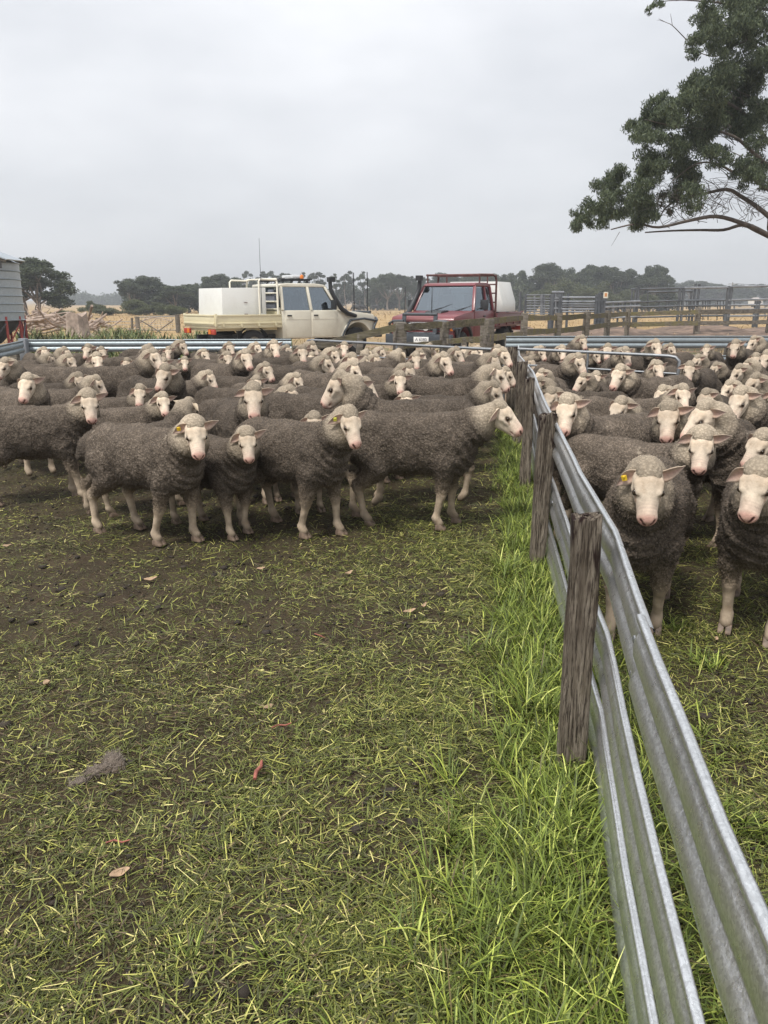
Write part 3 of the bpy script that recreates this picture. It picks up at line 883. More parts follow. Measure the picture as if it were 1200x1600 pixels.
for dx, dy, dz, q in ((-.030, -.02, .006, .026), (.02, .03, .012, .032), (.040, .0, .006, .022), (-.0, .045, .018, .022), (-.06, -.06, .0, .020), (0, 0, .004, .028), (-.085, -.075, -.004, .015)):
    Fw.ell((dx, dy, dz), (q, q * .9, q * .7), 0.012)
Vw, Qw = surface_nets(Fw.F, Fw.lo, 0.006); nrm = Vw / (np.linalg.norm(Vw, axis=1)[:, None] + 1e-6)
Vw = Vw + nrm * ((fbm(Vw, 80, 3, 3) - .5) * 0.045)[:, None]
o = link('wool_scrap', np_mesh('wool_scrap', Vw, Qw, mat_woolscrap())); o.location = (c.x, c.y, float(ground_z([[c.x, c.y]])[0]) + 0.008)
tag(o, 'grubby grey brown scrap of wool lying on the mud', 'wool')
nf = 900; pk = r.integers(0, len(Vw), nf); wc = np.array([0.22, 0.18, 0.14]) * r.uniform(.4, 1.3, (nf, 1))
Vf, Tf, Cf = blades(Vw[pk], r.random(nf) * 6.283, r.uniform(.012, .035, nf), np.full(nf, .0007), r.uniform(-.2, 1.2, nf), r.uniform(-1.0, .6, nf), wc, 2)
tag(link('loose_fibres', np_mesh('loose_fibres', Vf, Tf, M_GRASS, True, {'col': Cf}), o), kind='stuff')

# ------------------------------------------------------------------ dividing fence: old timber posts, three corrugated rails
def mat_post():
    n = NT('weathered_post_timber'); v = n.coord(scale=(1, 1, 0.06)); v1 = n.coord()
    g = n.noise(v, 55, 6, 0.65, 0.6); g2 = n.noise(v, 160, 4, 0.7)
    c = n.ramp(g, [(0.28, (0.042, 0.033, 0.025)), (0.43, (0.15, 0.122, 0.093)), (0.58, (0.26, 0.219, 0.172)), (0.75, (0.37, 0.32, 0.258))])
    c = n.mix(n.ramp(g2, [(0.40, 0.92), (0.52, 0.0)]), c, (0.026, 0.019, 0.014))
    c = n.mix(n.ramp(n.noise(v1, 4.5, 4), [(0.48, 0.0), (0.68, 0.6)]), c, (0.055, 0.040, 0.028))
    sep = n.new('ShaderNodeSeparateXYZ'); n.l.new(v1, sep.inputs[0])
    sv = n.coord(scale=(1, 1, 0.22))
    st = n.math('MULTIPLY', n.ramp(n.noise(sv, 16, 4, 0.6, 0.4), [(0.50, 0.0), (0.56, 1.0)]), n.ramp(sep.outputs['Z'], [(0.45, 0.0), (0.80, 1.0)]))
    c = n.mix(st, c, (0.022, 0.012, 0.010))
    lich = n.ramp(n.noise(v1, 26, 4, 0.6), [(0.70, 0.0), (0.73, 0.8)])
    c = n.mix(lich, c, (0.40, 0.42, 0.22))
    n.p(Base_Color=c, Roughness=0.9); n.b.inputs['Specular IOR Level'].default_value = 0.2
    n.bump(n.math('ADD', g, n.math('MULTIPLY', g2, 0.8)), 0.9, 0.012)
    return n.m
M_POST = mat_post()
def mat_galv(name, base, rough):
    n = NT(name); v = n.coord()
    sp = n.voro(v, 210, 'Color'); spv = n.new('ShaderNodeRGBToBW'); n.l.new(sp, spv.inputs[0])
    c = n.ramp(spv.outputs[0], [(0.2, tuple(b * 0.84 for b in base)), (0.8, tuple(min(1, b * 1.14) for b in base))])
    blot = n.ramp(n.noise(v, 9, 6, 0.7), [(0.42, 0.0), (0.72, 0.55)])
    c = n.mix(blot, c, tuple(b * 0.72 for b in base))
    n.p(Base_Color=c, Metallic=0.88, Roughness=n.math('ADD', n.math('MULTIPLY', n.noise(v, 25, 5, .7), 0.30), rough - 0.15))
    n.bump(n.math('ADD', n.noise(v, 70, 4, 0.6), n.math('MULTIPLY', spv.outputs[0], 0.5)), 0.22, 0.004)
    return n.m
M_GALV = mat_galv('galvanised_rail', (0.66, 0.675, 0.68), 0.31)
M_GALV_D = mat_galv('dull_galvanised_pipe', (0.30, 0.31, 0.32), 0.55)
RAIL_PROF = [(0.010, -0.006), (0.008, 0.001), (0.002, 0.005), (-0.005, 0.003), (-0.008, -0.004), (-0.006, -0.012), (0.001, -0.020), (0.007, -0.030), (0.006, -0.038),
             (-0.002, -0.048), (-0.007, -0.060), (-0.008, -0.080), (-0.007, -0.098), (-0.002, -0.110), (0.005, -0.118), (0.008, -0.125), (0.005, -0.132), (-0.003, -0.142),
             (-0.009, -0.156), (-0.011, -0.172), (-0.008, -0.188), (-0.001, -0.200), (0.006, -0.207), (0.009, -0.212)]
def rail_mesh(name, pts, mat, wob=0.0, seed=0):
    """pts: top-edge points; the ribs bulge to the left of the running direction"""
    P = [Vector(p) for p in pts]; rows = []
    rr = random.Random(seed)
    prof = RAIL_PROF + [(o + 0.0035, z - 0.001) for o, z in RAIL_PROF[::-1]] + [RAIL_PROF[0]]
    for i, p in enumerate(P):
        t = (P[min(i + 1, len(P) - 1)] - P[max(i - 1, 0)]); t.z = 0; t.normalize()
        nrm = Vector((t.y, -t.x, 0))
        dz = rr.uniform(-wob, wob); do = rr.uniform(-wob, wob)
        rows.append([p + nrm * (o + do) + Vector((0, 0, z + dz)) for o, z in prof])
    m = MB(); m.sheet(rows)
    return m.mesh(name, mat, smooth=True, angle=75)
def resample(pts, step):
    out = []
    for a, b in zip(pts[:-1], pts[1:]):
        a, b = Vector(a), Vector(b); k = max(1, int((b - a).length / step))
        out += [a.lerp(b, i / k) for i in range(k)]
    return out + [Vector(pts[-1])]
fence = empty('rail_fence', (0.65, 2.342, 0), 0, 'corrugated metal rail fence on old timber posts dividing the two pens', 'fence')
def post_mesh(hgt, w, d, seed, rough=0.006):
    nu, nz = 9, 44; V = []; n4 = 4 * (nu - 1)
    ring = []
    for k in range(nu - 1): ring.append((-1 + 2 * k / (nu - 1), -1))
    for k in range(nu - 1): ring.append((1, -1 + 2 * k / (nu - 1)))
    for k in range(nu - 1): ring.append((1 - 2 * k / (nu - 1), 1))
    for k in range(nu - 1): ring.append((-1, 1 - 2 * k / (nu - 1)))
    ring = np.array(ring); rl = np.abs(ring); cr = np.minimum(rl[:, 0], rl[:, 1])
    rd = 1 - 0.10 * cr ** 6
    for i in range(nz):
        z = -0.25 + (hgt + 0.25) * i / (nz - 1)
        xy = ring * rd[:, None] * np.array([w / 2, d / 2])
        q = np.concatenate([xy, np.full((n4, 1), z)], 1)
        g = fbm(q * np.array([1, 1, 0.10]), 60, 3, seed) - 0.5
        crack = sstep(vnoise(q * np.array([1, 1, 0.05]), 75, seed + 3), 0.72, 0.95)
        big = fbm(q * np.array([1, 1, 0.5]), 7, 2, seed + 6) - 0.5
        k = 1 + (g * rough * 1.2 + big * 0.020 - crack * 0.016) / (w / 2)
        q[:, :2] *= k[:, None]
        if i == nz - 1: q[:, 2] += (fbm(q, 30, 2, seed) - 0.5) * 0.03 + 0.012 * q[:, 0] / w
        V.append(q)
    V = np.concatenate(V); F = []
    for i in range(nz - 1):
        for k in range(n4): F.append((i * n4 + k, i * n4 + (k + 1) % n4, (i + 1) * n4 + (k + 1) % n4, (i + 1) * n4 + k))
    top = (nz - 1) * n4
    # top: rings shrinking to the centre, worn and uneven
    prev = list(range(top, top + n4)); base = V[top:top + n4]; cen = base.mean(0)
    for s, dz in ((0.8, 0.004), (0.5, -0.004), (0.2, 0.002)):
        q = cen + (base - cen) * np.array([s, s, 1]); q[:, 2] = cen[2] + (q[:, 2] - cen[2]) * s + dz + (fbm(q, 45, 2, seed + 1) - .5) * 0.022
        st = len(V); V = np.concatenate([V, q]); cur = list(range(st, st + n4))
        for k in range(n4): F.append((prev[k], prev[(k + 1) % n4], cur[(k + 1) % n4], cur[k]))
        prev = cur
    me = np_mesh('post', V, np.array(F), M_POST, True); me.set_sharp_from_angle(angle=R(50))
    return me
post_tab = [(0.643, 2.325, 0.905, 0.090, 0.080, 0.02, -0.01), (0.9216, 4.406, 0.92, 0.090, 0.085, 0.0, 0.02), (1.215, 6.47, 0.925, 0.09, 0.09, -0.015, 0.0),
            (1.475, 8.40, 0.92, 0.11, 0.11, 0.01, 0.01), (1.79, 10.9, 0.93, 0.13, 0.12, 0, 0), (0.38, 0.28, 0.91, 0.11, 0.11, 0, 0)]
for i, (x, y, hz, w, d, tx, ty) in enumerate(post_tab):
    o = link('post', post_mesh(hz, w, d, 5 * i + 2), fence); o.location = (x - 0.65, y - 2.342, 0); o.rotation_euler = (tx, ty, -0.13 + 0.1 * (i % 2))
rl = [(2.10, 12.3), (1.80, 10.45), (1.476, 7.71), (1.28, 6.4), (1.089, 5.16), (0.945, 4.1), (0.823, 3.166), (0.713, 2.28), (0.572, 1.54), (0.4625, 0.899), (0.405, 0.50), (0.35, -0.3)]
for k, ztop in enumerate((0.865, 0.520, 0.240)):
    dx = (0.0, 0.004, 0.006)[k]
    cut = (8, 6, 4)[k]
    for j, (a, b, ex) in enumerate(((0, cut + 1, 0.0), (cut, len(rl), 0.005))):
        seg = rl[a:b]
        if j == 1: seg = [(seg[0][0] + 0.005, seg[0][1] + 0.06)] + list(seg[1:])
        pts = [(x + dx - ex - 0.65, y - 2.342, ztop + (0.012 * math.sin(y * 1.7 + k) if y > 3 else 0.0) + (0.006 if j else 0)) for x, y in seg]
        pts = resample(pts[::-1], 0.22)
        link('rail', rail_mesh('rail', pts, M_GALV, 0.0012, 10 * k + j), fence)
m_bolt = MB(); m_bolt.lathe([(0.0005, 0.006), (0.009, 0.004), (0.011, 0.0)], 8, 'x')
BOLT = m_bolt.mesh('bolt', M_GALV_D, smooth=True)
for (x, y, z) in ((0.592, 1.66, 0.785), (0.592, 1.66, 0.695), (0.726, 2.36, 0.785), (0.726, 2.36, 0.695), (0.723, 2.36, 0.44), (0.967, 4.25, 0.785), (0.967, 4.25, 0.695), (0.965, 4.25, 0.44)):
    b_ = link('bolt', BOLT, fence); b_.location = (x - 0.65 - 0.004, y - 2.342, z); b_.rotation_euler = (0, 0, math.pi)

# ------------------------------------------------------------------ the herd
variants = {}
_legs = [(0.02, -0.05, 0.07, -0.04), (-0.06, 0.05, -0.05, 0.08), (0.05, 0.0, 0.02, 0.10), (0.0, 0.04, -0.08, 0.04)]
def get_var(rel, pitch=50):
    """shared poses: head turned by a multiple of 15 degrees"""
    q = int(round(rel / 18.0)) * 18; q = max(-90, min(90, q))
    if q not in variants:
        i = len(variants)
        variants[q] = sheep_variant('sheep_coat_and_skin', yaw=q, pitch=48 + (i * 7) % 14, roll=(-6, 4, 0, 7)[i % 4], legs=_legs[i % 4], h=0.0135, hf=0.0062,
                                    raise_=rz_(q), seed=i * 13 + 3, plump=0.94 + 0.03 * (i % 4), tufts=4000, HS=(0.90, 0.86, 0.93, 0.88, 0.84)[i % 5])
    return q, variants[q]
# poll pixel, where the face points (0 camera, +90 picture right), where the body points (None: free), ear tag
L_HEADS = [
 (137,535,-30,None),(150,549,10,None),(107,553,50,80),(8,558,-60,None),(42,582,-30,20),(122,583,30,75),(149,587,70,None),
 (198,557,-20,None,'y'),(213,568,-45,None),(233,538,150,None),(238,544,45,None),(263,541,-10,None),(283,531,55,None),(288,554,0,None),(318,545,40,None),
 (255,557,-20,None),(258,567,-40,None),(262,578,0,None),(218,600,-10,None),(253,610,10,75),(325,576,60,100),(358,533,30,None),(355,549,15,None),(293,618,150,120),
 (383,545,25,None),(400,536,50,None),(428,534,20,None),(448,538,60,None),(472,538,10,None),(487,535,60,None),(487,552,-20,None),(507,555,70,None),(415,567,45,None),
 (400,585,0,None),(395,598,0,None),(462,582,55,None),(453,603,55,85),(520,543,60,None),(538,534,0,None),(550,547,20,None),(550,565,60,None),(573,545,140,None),
 (595,542,70,None),(570,556,120,None),(587,552,55,None),(623,546,140,None),(650,552,10,None),(657,547,60,None),(672,537,120,None),(637,569,60,None),(625,583,5,None),
 (635,608,10,75),(533,582,-100,None),(557,588,10,70),(693,550,50,None),(687,570,30,70),(713,542,60,None),(725,540,30,None),(740,543,45,None),(747,540,50,None),
 (778,537,-20,None),(770,550,70,None),(786,541,60,None),(773,570,80,None),(758,580,45,90),(790,572,85,110),(770,595,75,95),
]
R_HEADS = [
 (845,538,55,None),(878,537,20,None),(910,525,45,None),(887,557,0,None),(903,550,60,None),(930,545,60,None),(950,537,0,None),(932,579,-5,None),(913,582,-60,None),
 (847,576,-60,None),(863,603,-30,None),(888,618,-10,None),(897,637,0,20),(828,555,60,None),(845,592,-80,-80),
 (1025,529,30,None),(1013,539,0,None),(977,542,40,None),(1048,537,50,None),(1105,538,-10,None),(1023,562,-50,None),(970,572,-30,None),(982,585,10,None),(972,617,-35,-50),
 (1092,552,-50,None),(1078,568,0,None),(1037,603,-40,None),(1047,625,0,-30),(1067,600,20,None),(1105,610,-40,None),(1107,626,-60,-50),
 (1150,532,-10,None),(1180,524,-55,None),(1160,545,-10,None),(1182,550,-5,None),(1120,565,-60,None),(1157,570,-60,None),(1142,592,-50,None),(1160,607,-30,None),(1200,548,-30,None),
 (1195,668,-40,-60),
]
# the sheep in front, posed one by one: poll px, face, body, scale, kwargs, tag, tag side, label
FRONT = [
 (137,607,5,78,1.03,dict(pitch=58,seed=301,legs=(-0.02,0.10,-0.06,0.05)),None,1,'big dark sheep at the left edge, side on, head turned to the camera'),
 (303,647,8,46,1.04,dict(pitch=58,seed=302,legs=(0.03,-0.12,0.10,-0.06),raise_=-0.02),'y',-1,'front sheep with yellow tag in its ear, stepping forward'),
 (385,664,6,40,0.90,dict(pitch=58,seed=303,legs=(0.0,0.05,0.04,-0.05)),None,1,'smallest front sheep, facing the camera between two larger ones'),
 (545,637,26,54,1.03,dict(pitch=54,seed=304,legs=(0.06,-0.10,0.08,-0.04)),'g',-1,'front sheep with green tagged ear, head turned half right'),
 (781,631,76,86,1.06,dict(pitch=38,seed=305,legs=(0.02,-0.06,-0.08,0.06),raise_=-0.04,fwd=0.04),'r',1,'front sheep in full profile with pink ear tag, nose to fence'),
 (1015,717,8,-4,1.05,dict(pitch=58,seed=306,legs=(-0.10,0.05,0.0,0.04)),'y',-1,'nearest sheep right of the fence, yellow button in its ear'),
 (1100,661,0,66,1.02,dict(pitch=62,seed=307,legs=(0.0,0.06,0.04,-0.05),raise_=0.02),None,1,'broad dark sheep behind the nearest one, looking straight out'),
 (1190,713,-14,-2,1.06,dict(pitch=56,seed=308,legs=(0.05,-0.03,0.0,0.05)),None,1,'sheep cut off by the right edge, closest to that edge'),
]
placed = []                                   # dicts: x, y, heading, s, pts
def body_pts(x, y, hd, s):
    c, sn = math.cos(hd), math.sin(hd)
    return [(x + c * q * s, y + sn * q * s) for q in (-0.33, -0.18, -0.03, 0.12, 0.27)]
def solve(px, py, face, body, s, poll):
    """ground position and heading of a sheep whose poll shows at the pixel"""
    pz = poll[2] * s; p = at_z(px, py, pz)
    base = math.atan2(-p.y, -p.x)
    hd = base + R(body)
    c, sn = math.cos(hd), math.sin(hd)
    return p.x - (c * poll[0] - sn * poll[1]) * s, p.y - (sn * poll[0] + c * poll[1]) * s, hd
REAR_Y = 13.55
GATES = [(-1.38, 13.6, 1.77, 11.3), (1.95, 11.3, 3.76, 10.0)]
def cost(pts, head, side, others):
    c = 0.0
    for x, y in pts:
        d = (fence_x(y) - x) * side
        if d < 0.22: c += (0.22 - d) * 14
        if y > REAR_Y: c += (y - REAR_Y) * 8
        for (ax, ay, bx, by) in GATES:
            t = max(0, min(1, ((x - ax) * (bx - ax) + (y - ay) * (by - ay)) / ((bx - ax) ** 2 + (by - ay) ** 2)))
            d = math.hypot(x - ax - t * (bx - ax), y - ay - t * (by - ay))
            if d < 0.26: c += (0.26 - d) * 5
        if y < 4.9 and side > 0: c += (4.9 - y) * 8
    for o in others:
        if abs(o['x'] - pts[2][0]) > 1.7 or abs(o['y'] - pts[2][1]) > 1.7: continue
        for x, y in pts:
            for u, w in o['pts']:
                d = math.hypot(x - u, y - w)
                if d < 0.33: c += (0.33 - d) * 2.4
        for u, w in o['pts']:
            d = math.hypot(head[0] - u, head[1] - w)
            if d < 0.33: c += (0.33 - d) * 3.0
        for x, y in pts:
            d = math.hypot(x - o['head'][0], y - o['head'][1])
            if d < 0.33: c += (0.33 - d) * 3.0
    return c
hr = random.Random(77)
rows = []
for px, py, face, body, s, kw, tg, ts, lab in FRONT:
    v = sheep_variant('sheep_coat_and_skin', yaw=face - body, h=0.0110, hf=0.0048, tufts=10000, **kw)
    x, y, hd = solve(px, py, face, body, s, v['poll'])
    p = at_z(px, py, v['poll'][2] * s)
    placed.append(dict(x=x, y=y, hd=hd, s=s, pts=body_pts(x, y, hd, s), head=(p.x, p.y), var=v, tag=tg, ts=ts, label=lab, px=px, py=py, face=face, side=1 if px < 800 else -1, front=True))
todo = [(h, 1) for h in L_HEADS] + [(h, -1) for h in R_HEADS]
todo.sort(key=lambda t: -t[0][1])
DUMMY = {}
def rz_(q): return (0.02, 0.06, 0.0, 0.045)[(abs(q) // 18 + (q > 0)) % 4]
def poll_of(rel, s_):
    q = max(-90, min(90, int(round(rel / 18.0)) * 18))
    y1, y2 = R(q * .30), R(q * .72)
    return q, np.array([0.27 + math.cos(y1) * .13 + math.cos(y2) * .125, math.sin(y1) * .13 + math.sin(y2) * .125, 0.590 + 0.215 + 0.068 + rz_(q)])
def best(h, side, others):
    px, py, face, body = h[:4]; b_ = None
    prior = (68 if side > 0 else -12) if body is None else body
    if body is None and abs(face) > 90: prior = face
    cands = range(-180, 180, 12) if body is None else (body, body - 12, body + 12)
    for bd in cands:
        rel = (face - bd + 180) % 360 - 180
        if abs(rel) > 92: continue
        dp = abs((bd - prior + 180) % 360 - 180)
        for s in (0.90, 0.97, 1.04, 1.10):
            q, pl = poll_of(rel, s)
            bd2 = face - q
            x, y, hd = solve(px, py, face, bd2, s, pl)
            pts = body_pts(x, y, hd, s); p = at_z(px, py, pl[2] * s)
            c = cost(pts, (p.x, p.y), side, others) + dp * 0.006 + abs(s - 1.03) * 1.0 + abs(q) * 0.002
            if b_ is None or c < b_[0]: b_ = (c, dict(x=x, y=y, hd=hd, s=s, pts=pts, head=(p.x, p.y), q=q, px=px, py=py, face=face, side=side, tag=h[4] if len(h) > 4 else None, src=h))
    return b_
rest = []
for h, side in todo:
    c, d = best(h, side, placed + rest); rest.append(d)
for sweep in range(2):
    for i in range(len(rest)):
        others = placed + rest[:i] + rest[i + 1:]
        c, d = best(rest[i]['src'], rest[i]['side'], others); rest[i] = d
# sheep deeper in the mob whose heads are down or hidden: fill the gaps between the others
fill = []
for k in range(1500):
    side = 1 if hr.random() < 0.68 else -1
    y = hr.uniform(5.7, 13.2)
    xf = fence_x(y); xl = -0.47 * y - 0.2
    x = hr.uniform(xl, xf - 0.35) if side > 0 else hr.uniform(xf + 0.35, 0.52 * y + 0.2)
    hd = math.atan2(-y, -x) + R(hr.choice((1, 1, 1, -1)) * hr.uniform(0, 95) * side); s = hr.uniform(0.86, 0.96)
    pts = body_pts(x, y, hd, s); head = (x + math.cos(hd) * 0.53 * s, y + math.sin(hd) * 0.53 * s)
    if cost(pts + [head], head, side, placed + rest + fill) < 0.36:
        f = math.degrees(hd - math.atan2(-head[1], -head[0])); f = (f + 180) % 360 - 180
        hp = to_px((head[0], head[1], 0.86 * s))
        if 0 < hp[0] < 1200 and abs(f) < 60: f0 = f
        fill.append(dict(x=x, y=y, hd=hd, s=s, pts=pts, head=head, q=hr.choice((-18, 0, 18)), px=hp[0], py=hp[1], face=f, side=side, tag=None))
def look(f):
    f = (f + 180) % 360 - 180
    return ('facing the camera' if abs(f) <= 15 else 'looking half right' if 15 < f <= 45 else 'looking right' if 45 < f <= 100 else 'looking half left' if -45 <= f < -15
            else 'looking left' if -100 <= f < -45 else 'seen from behind')
ORD = ['first', 'second', 'third', 'fourth', 'fifth', 'sixth', 'seventh', 'eighth', 'ninth', 'tenth', 'eleventh', 'twelfth', 'thirteenth', 'fourteenth', 'fifteenth', 'sixteenth',
       'seventeenth', 'eighteenth', 'nineteenth', 'twentieth', 'twenty-first', 'twenty-second', 'twenty-third', 'twenty-fourth', 'twenty-fifth', 'twenty-sixth', 'twenty-seventh', 'twenty-eighth', 'twenty-ninth', 'thirtieth']
allr = rest + fill
lim = [(0, 541, 'hindmost'), (541, 552, 'second hindmost'), (552, 568, 'third hindmost'), (568, 590, 'middle'), (590, 2000, 'second foremost')]
for side, pen in ((1, 'left pen'), (-1, 'right pen')):
    for a, b, nm in lim:
        grp = sorted([d for d in allr if d['side'] == side and a <= d['py'] < b], key=lambda d: d['px'])
        for i, d in enumerate(grp):
            ordn = ORD[i] if i < len(ORD) else 'last'
            d['label'] = 'sheep %s, %s from left, %s row, %s' % (look(d['face']), ordn, nm, pen)
for d in placed + allr:
    v = d.get('var') or get_var(d['q'])[1]
    o = place_sheep(v, (d['x'], d['y'], float(ground_z([[d['x'], d['y']]])[0]) * 0.5), d['hd'], d['s'], hoofs=bool(d.get('front')) or d['py'] > 590, tagc=d['tag'], tag_side=d.get('ts', 1), rr=hr)
    if d.get('front') and d['s'] < .9: pass
    tag(o, d['label'], 'sheep', 'sheep in the left pen' if d['side'] > 0 else 'sheep in the right pen')
print('SHEEP', len(placed), len(rest), len(fill), 'variants', len(variants))

# ------------------------------------------------------------------ rails, gates and timber fences behind the herd
def mat_board(name, cols, moss):
    n = NT(name); v = n.coord(scale=(0.16, 1, 1)); v1 = n.coord()
    g = n.noise(v, 24, 5, 0.65, 0.4)
    c = n.ramp(g, [(0.3, cols[0]), (0.5, cols[1]), (0.72, cols[2])])
    c = n.mix(n.ramp(n.noise(v1, 3.5, 5, 0.7), [(0.40, 0.0), (0.60, moss)]), c, (0.185, 0.165, 0.062))
    c = n.scale_rand(c, 0.8, 1.2)
    n.p(Base_Color=c, Roughness=0.92); n.b.inputs['Specular IOR Level'].default_value = 0.2
    n.bump(g, 0.7, 0.02); return n.m
M_BOARD = mat_board('mossy_fence_board', ((0.055, 0.048, 0.040), (0.15, 0.13, 0.105), (0.26, 0.235, 0.20)), 0.75)
M_BOARD_D = mat_board('dark_fence_board', ((0.030, 0.026, 0.022), (0.080, 0.068, 0.055), (0.16, 0.14, 0.115)), 0.35)
M_BPOST = mat_board('grey_fence_post', ((0.06, 0.052, 0.045), (0.16, 0.14, 0.12), (0.27, 0.24, 0.21)), 0.15)
M_PIPE = plain('painted_steel_pipe', (0.10, 0.108, 0.118), 0.5, 0.4, var=0.35, scale=3)
M_PIPE_L = plain('grey_galvanised_panel', (0.24, 0.25, 0.265), 0.55, 0.5, var=0.3, scale=3)
M_GALV_B = mat_galv('weathered_back_rail', (0.33, 0.37, 0.385), 0.55)
M_DARK = plain('black_paint', (0.018, 0.019, 0.021), 0.45, var=0.3)

def guard_rail(label, ptl, zoff, posts):
    """ptl: photo points of the top edge with their distance; a rail on posts"""
    P = [at_y(px, py, Y) for px, py, Y in ptl]; o = P[0].copy(); o.z = 0
    e = empty('guard_rail', o, 0, label, 'fence')
    for a, b in zip(P[:-1], P[1:]):
        k = max(1, int((b - a).length / 4.2))
        for i in range(k):
            q0 = a.lerp(b, i / k) - o; q1 = a.lerp(b, (i + 1) / k) - o
            d = (q1 - q0).normalized() * 0.05
            for dz in (0.0, -0.34, -0.63):
                pts = [q + Vector((0, 0, dz)) for q in resample([q0, q1 + (d if i < k - 1 else Vector())], 0.6)]
                r_ = link('rail', rail_mesh('rail', pts, M_GALV_B, 0.001, i), e)
                r_.location.y = 0.004 * (i % 2)
    for px, Y, w, dz, mat in posts:
        p = at_y(px, 530, Y) - o; top = max(q.z for q in P) + dz
        m = MB(); m.box((0, 0, top / 2), (w, w, top)); b = m.build('post', mat, e, bevel=0.008); b.location = (p.x, p.y, 0)
    return e
guard_rail('pale ribbed metal rail across the back of the left pen', [(455, 530, 14.0), (250, 530.5, 14.05), (41, 531, 14.1)], 0, [(448, 14.08, 0.10, -0.05, M_BPOST), (330, 14.2, 0.12, -0.02, M_BPOST), (160, 14.2, 0.12, -0.02, M_BPOST)])
guard_rail('short ribbed metal rail angling off at the far left', [(36, 532, 13.9), (-60, 552, 11.6)], 0, [(36, 14.0, 0.13, 0.03, M_PIPE_L), (20, 13.75, 0.12, -0.06, M_BPOST)])
guard_rail('pale ribbed metal rail across the back of the right pen', [(1215, 525, 14.2), (1000, 525.2, 14.1), (791, 525.5, 14.0)], 0, [(815, 14.12, 0.12, -0.03, M_BPOST), (1000, 14.25, 0.12, -0.03, M_BPOST), (1140, 14.3, 0.12, -0.03, M_BPOST)])

def pipe_gate(label, a, b, bend_end, uprights):
    a, b = at_y(*a), at_y(*b); o = Vector((a.x, a.y, 0))
    e = empty('pipe_gate', o, 0, label, 'gate')
    A, B = a - o, b - o; d = (B - A); L = d.length; u = Vector((d.x, d.y, 0)).normalized()
    pts = [A + d * (i / 6) for i in range(6)]
    if bend_end: pts += [B - u * 0.14, B - u * 0.05 + Vector((0, 0, -0.012)), B + Vector((0, 0, -0.06)), B + Vector((0, 0, -0.20)), Vector((B.x, B.y, 0.12))]
    else: pts += [B]
    m = MB(); m.tube(pts, 0.021, 10); m.build('top_pipe', M_GALV_D, e, smooth=True, angle=60)
    for dz in (-0.22, -0.42, -0.60, -0.74):
        m = MB(); m.tube([A + Vector((0, 0, dz)), B + Vector((0, 0, dz))], 0.014, 8); m.build('bar', M_GALV_D, e, smooth=True, angle=60)
    for f in uprights:
        q = A + d * f; m = MB(); m.tube([Vector((q.x, q.y, 0.10)), q], 0.016, 8); m.build('upright', M_GALV_D, e, smooth=True, angle=60)
    return e
pipe_gate('long steel pipe gate behind the left pen, before the red ute', (790, 547, 11.3), (478, 531, 13.6), True, (0.0, 0.5))
pipe_gate('steel pipe gate swung open inside the right pen', (806, 545, 11.25), (1062, 557, 10.0), True, (0.0, 0.47))

def board_fence(label, posts, boards, name='timber_fence'):
    """posts: px, top py, distance, width; boards: (i, j, py_i, py_j, height px, material) between posts i and j, on the near side"""
    o = at_y(posts[0][0], 520, posts[0][2]); o.z = 0
    e = empty(name, o, 0, label, 'fence'); PT = []
    for k, (px, py, Y, w) in enumerate(posts):
        p = at_y(px, py, Y); PT.append(p)
        m = MB(); h = p.z + 0.3
        m.box((0, 0, h / 2 - 0.3), (w, w, h)); q = m.build('post', M_BPOST, e, bevel=0.02); q.location = (p.x - o.x, p.y - o.y, 0); q.rotation_euler = (0.02 * (k % 3 - 1), 0.025 * (k % 2), 0.2 * k)
    for (x0, y0, Y0, x1, y1, Y1, hp, mat) in boards:
        a = at_y(x0, y0, Y0) - o; b = at_y(x1, y1, Y1) - o
        hgt = hp * (Y0 + Y1) / 2 / FPX
        m = MB(); d = b - a; L = d.length
        n_ = 6
        rows = []
        rr = random.Random(int(x0 * 7 + y0))
        # a sawn board with a wavy edge
        x_ = d.normalized(); y_ = Vector((-x_.y, x_.x, 0)).normalized(); z_ = Vector((0, 0, 1))
        ring = lambda c, hh: [c + y_ * 0.022 + z_ * hh, c - y_ * 0.022 + z_ * hh, c - y_ * 0.022 - z_ * hh, c + y_ * 0.022 - z_ * hh, c + y_ * 0.022 + z_ * hh]
        for i in range(n_ + 1):
            c = a + d * (i / n_) - y_ * 0.0 + z_ * rr.uniform(-0.008, 0.008)
            rows.append(ring(c, hgt / 2 * rr.uniform(0.92, 1.06)))
        m.sheet(rows); k = len(rows) * 5
        m.f.append((0, 1, 2, 3)); m.mi.append(0); m.f.append((k - 5, k - 4, k - 3, k - 2)); m.mi.append(0)
        me = m.mesh('board', mat)
        ob = link('board', me, e)
    return e
T0 = [(462, 540, 14.5, 0.12), (560, 520, 14.4, 0.12), (624, 503, 14.6, 0.20), (694, 503, 15.0, 0.13), (762, 498, 15.8, 0.21)]
board_fence('weathered mossy timber fence in front of the red ute', T0, [
    (458, 549, 14.3, 618, 512, 14.4, 11, M_BOARD_D), (632, 511, 14.5, 690, 508, 14.85, 10, M_BOARD_D), (699, 508, 14.9, 756, 503, 15.5, 11, M_BOARD_D),
    (699, 533, 14.9, 754, 529, 15.5, 8, M_BOARD), (632, 540, 14.5, 690, 536, 14.85, 8, M_BOARD_D)])
T1 = [(820, 489, 20, 0.16), (872, 489, 23, 0.17), (917, 486.5, 25.5, 0.17), (950.5, 485, 28.5, 0.16), (982, 482.5, 35, 0.17)]
BB = [(765, 502, 15.7, 816, 497, 19.8)] + [(T1[i][0] + 2, T1[i][1] + 8, T1[i][2], T1[i + 1][0] - 2, T1[i + 1][1] + 7.5, T1[i + 1][2]) for i in range(4)]
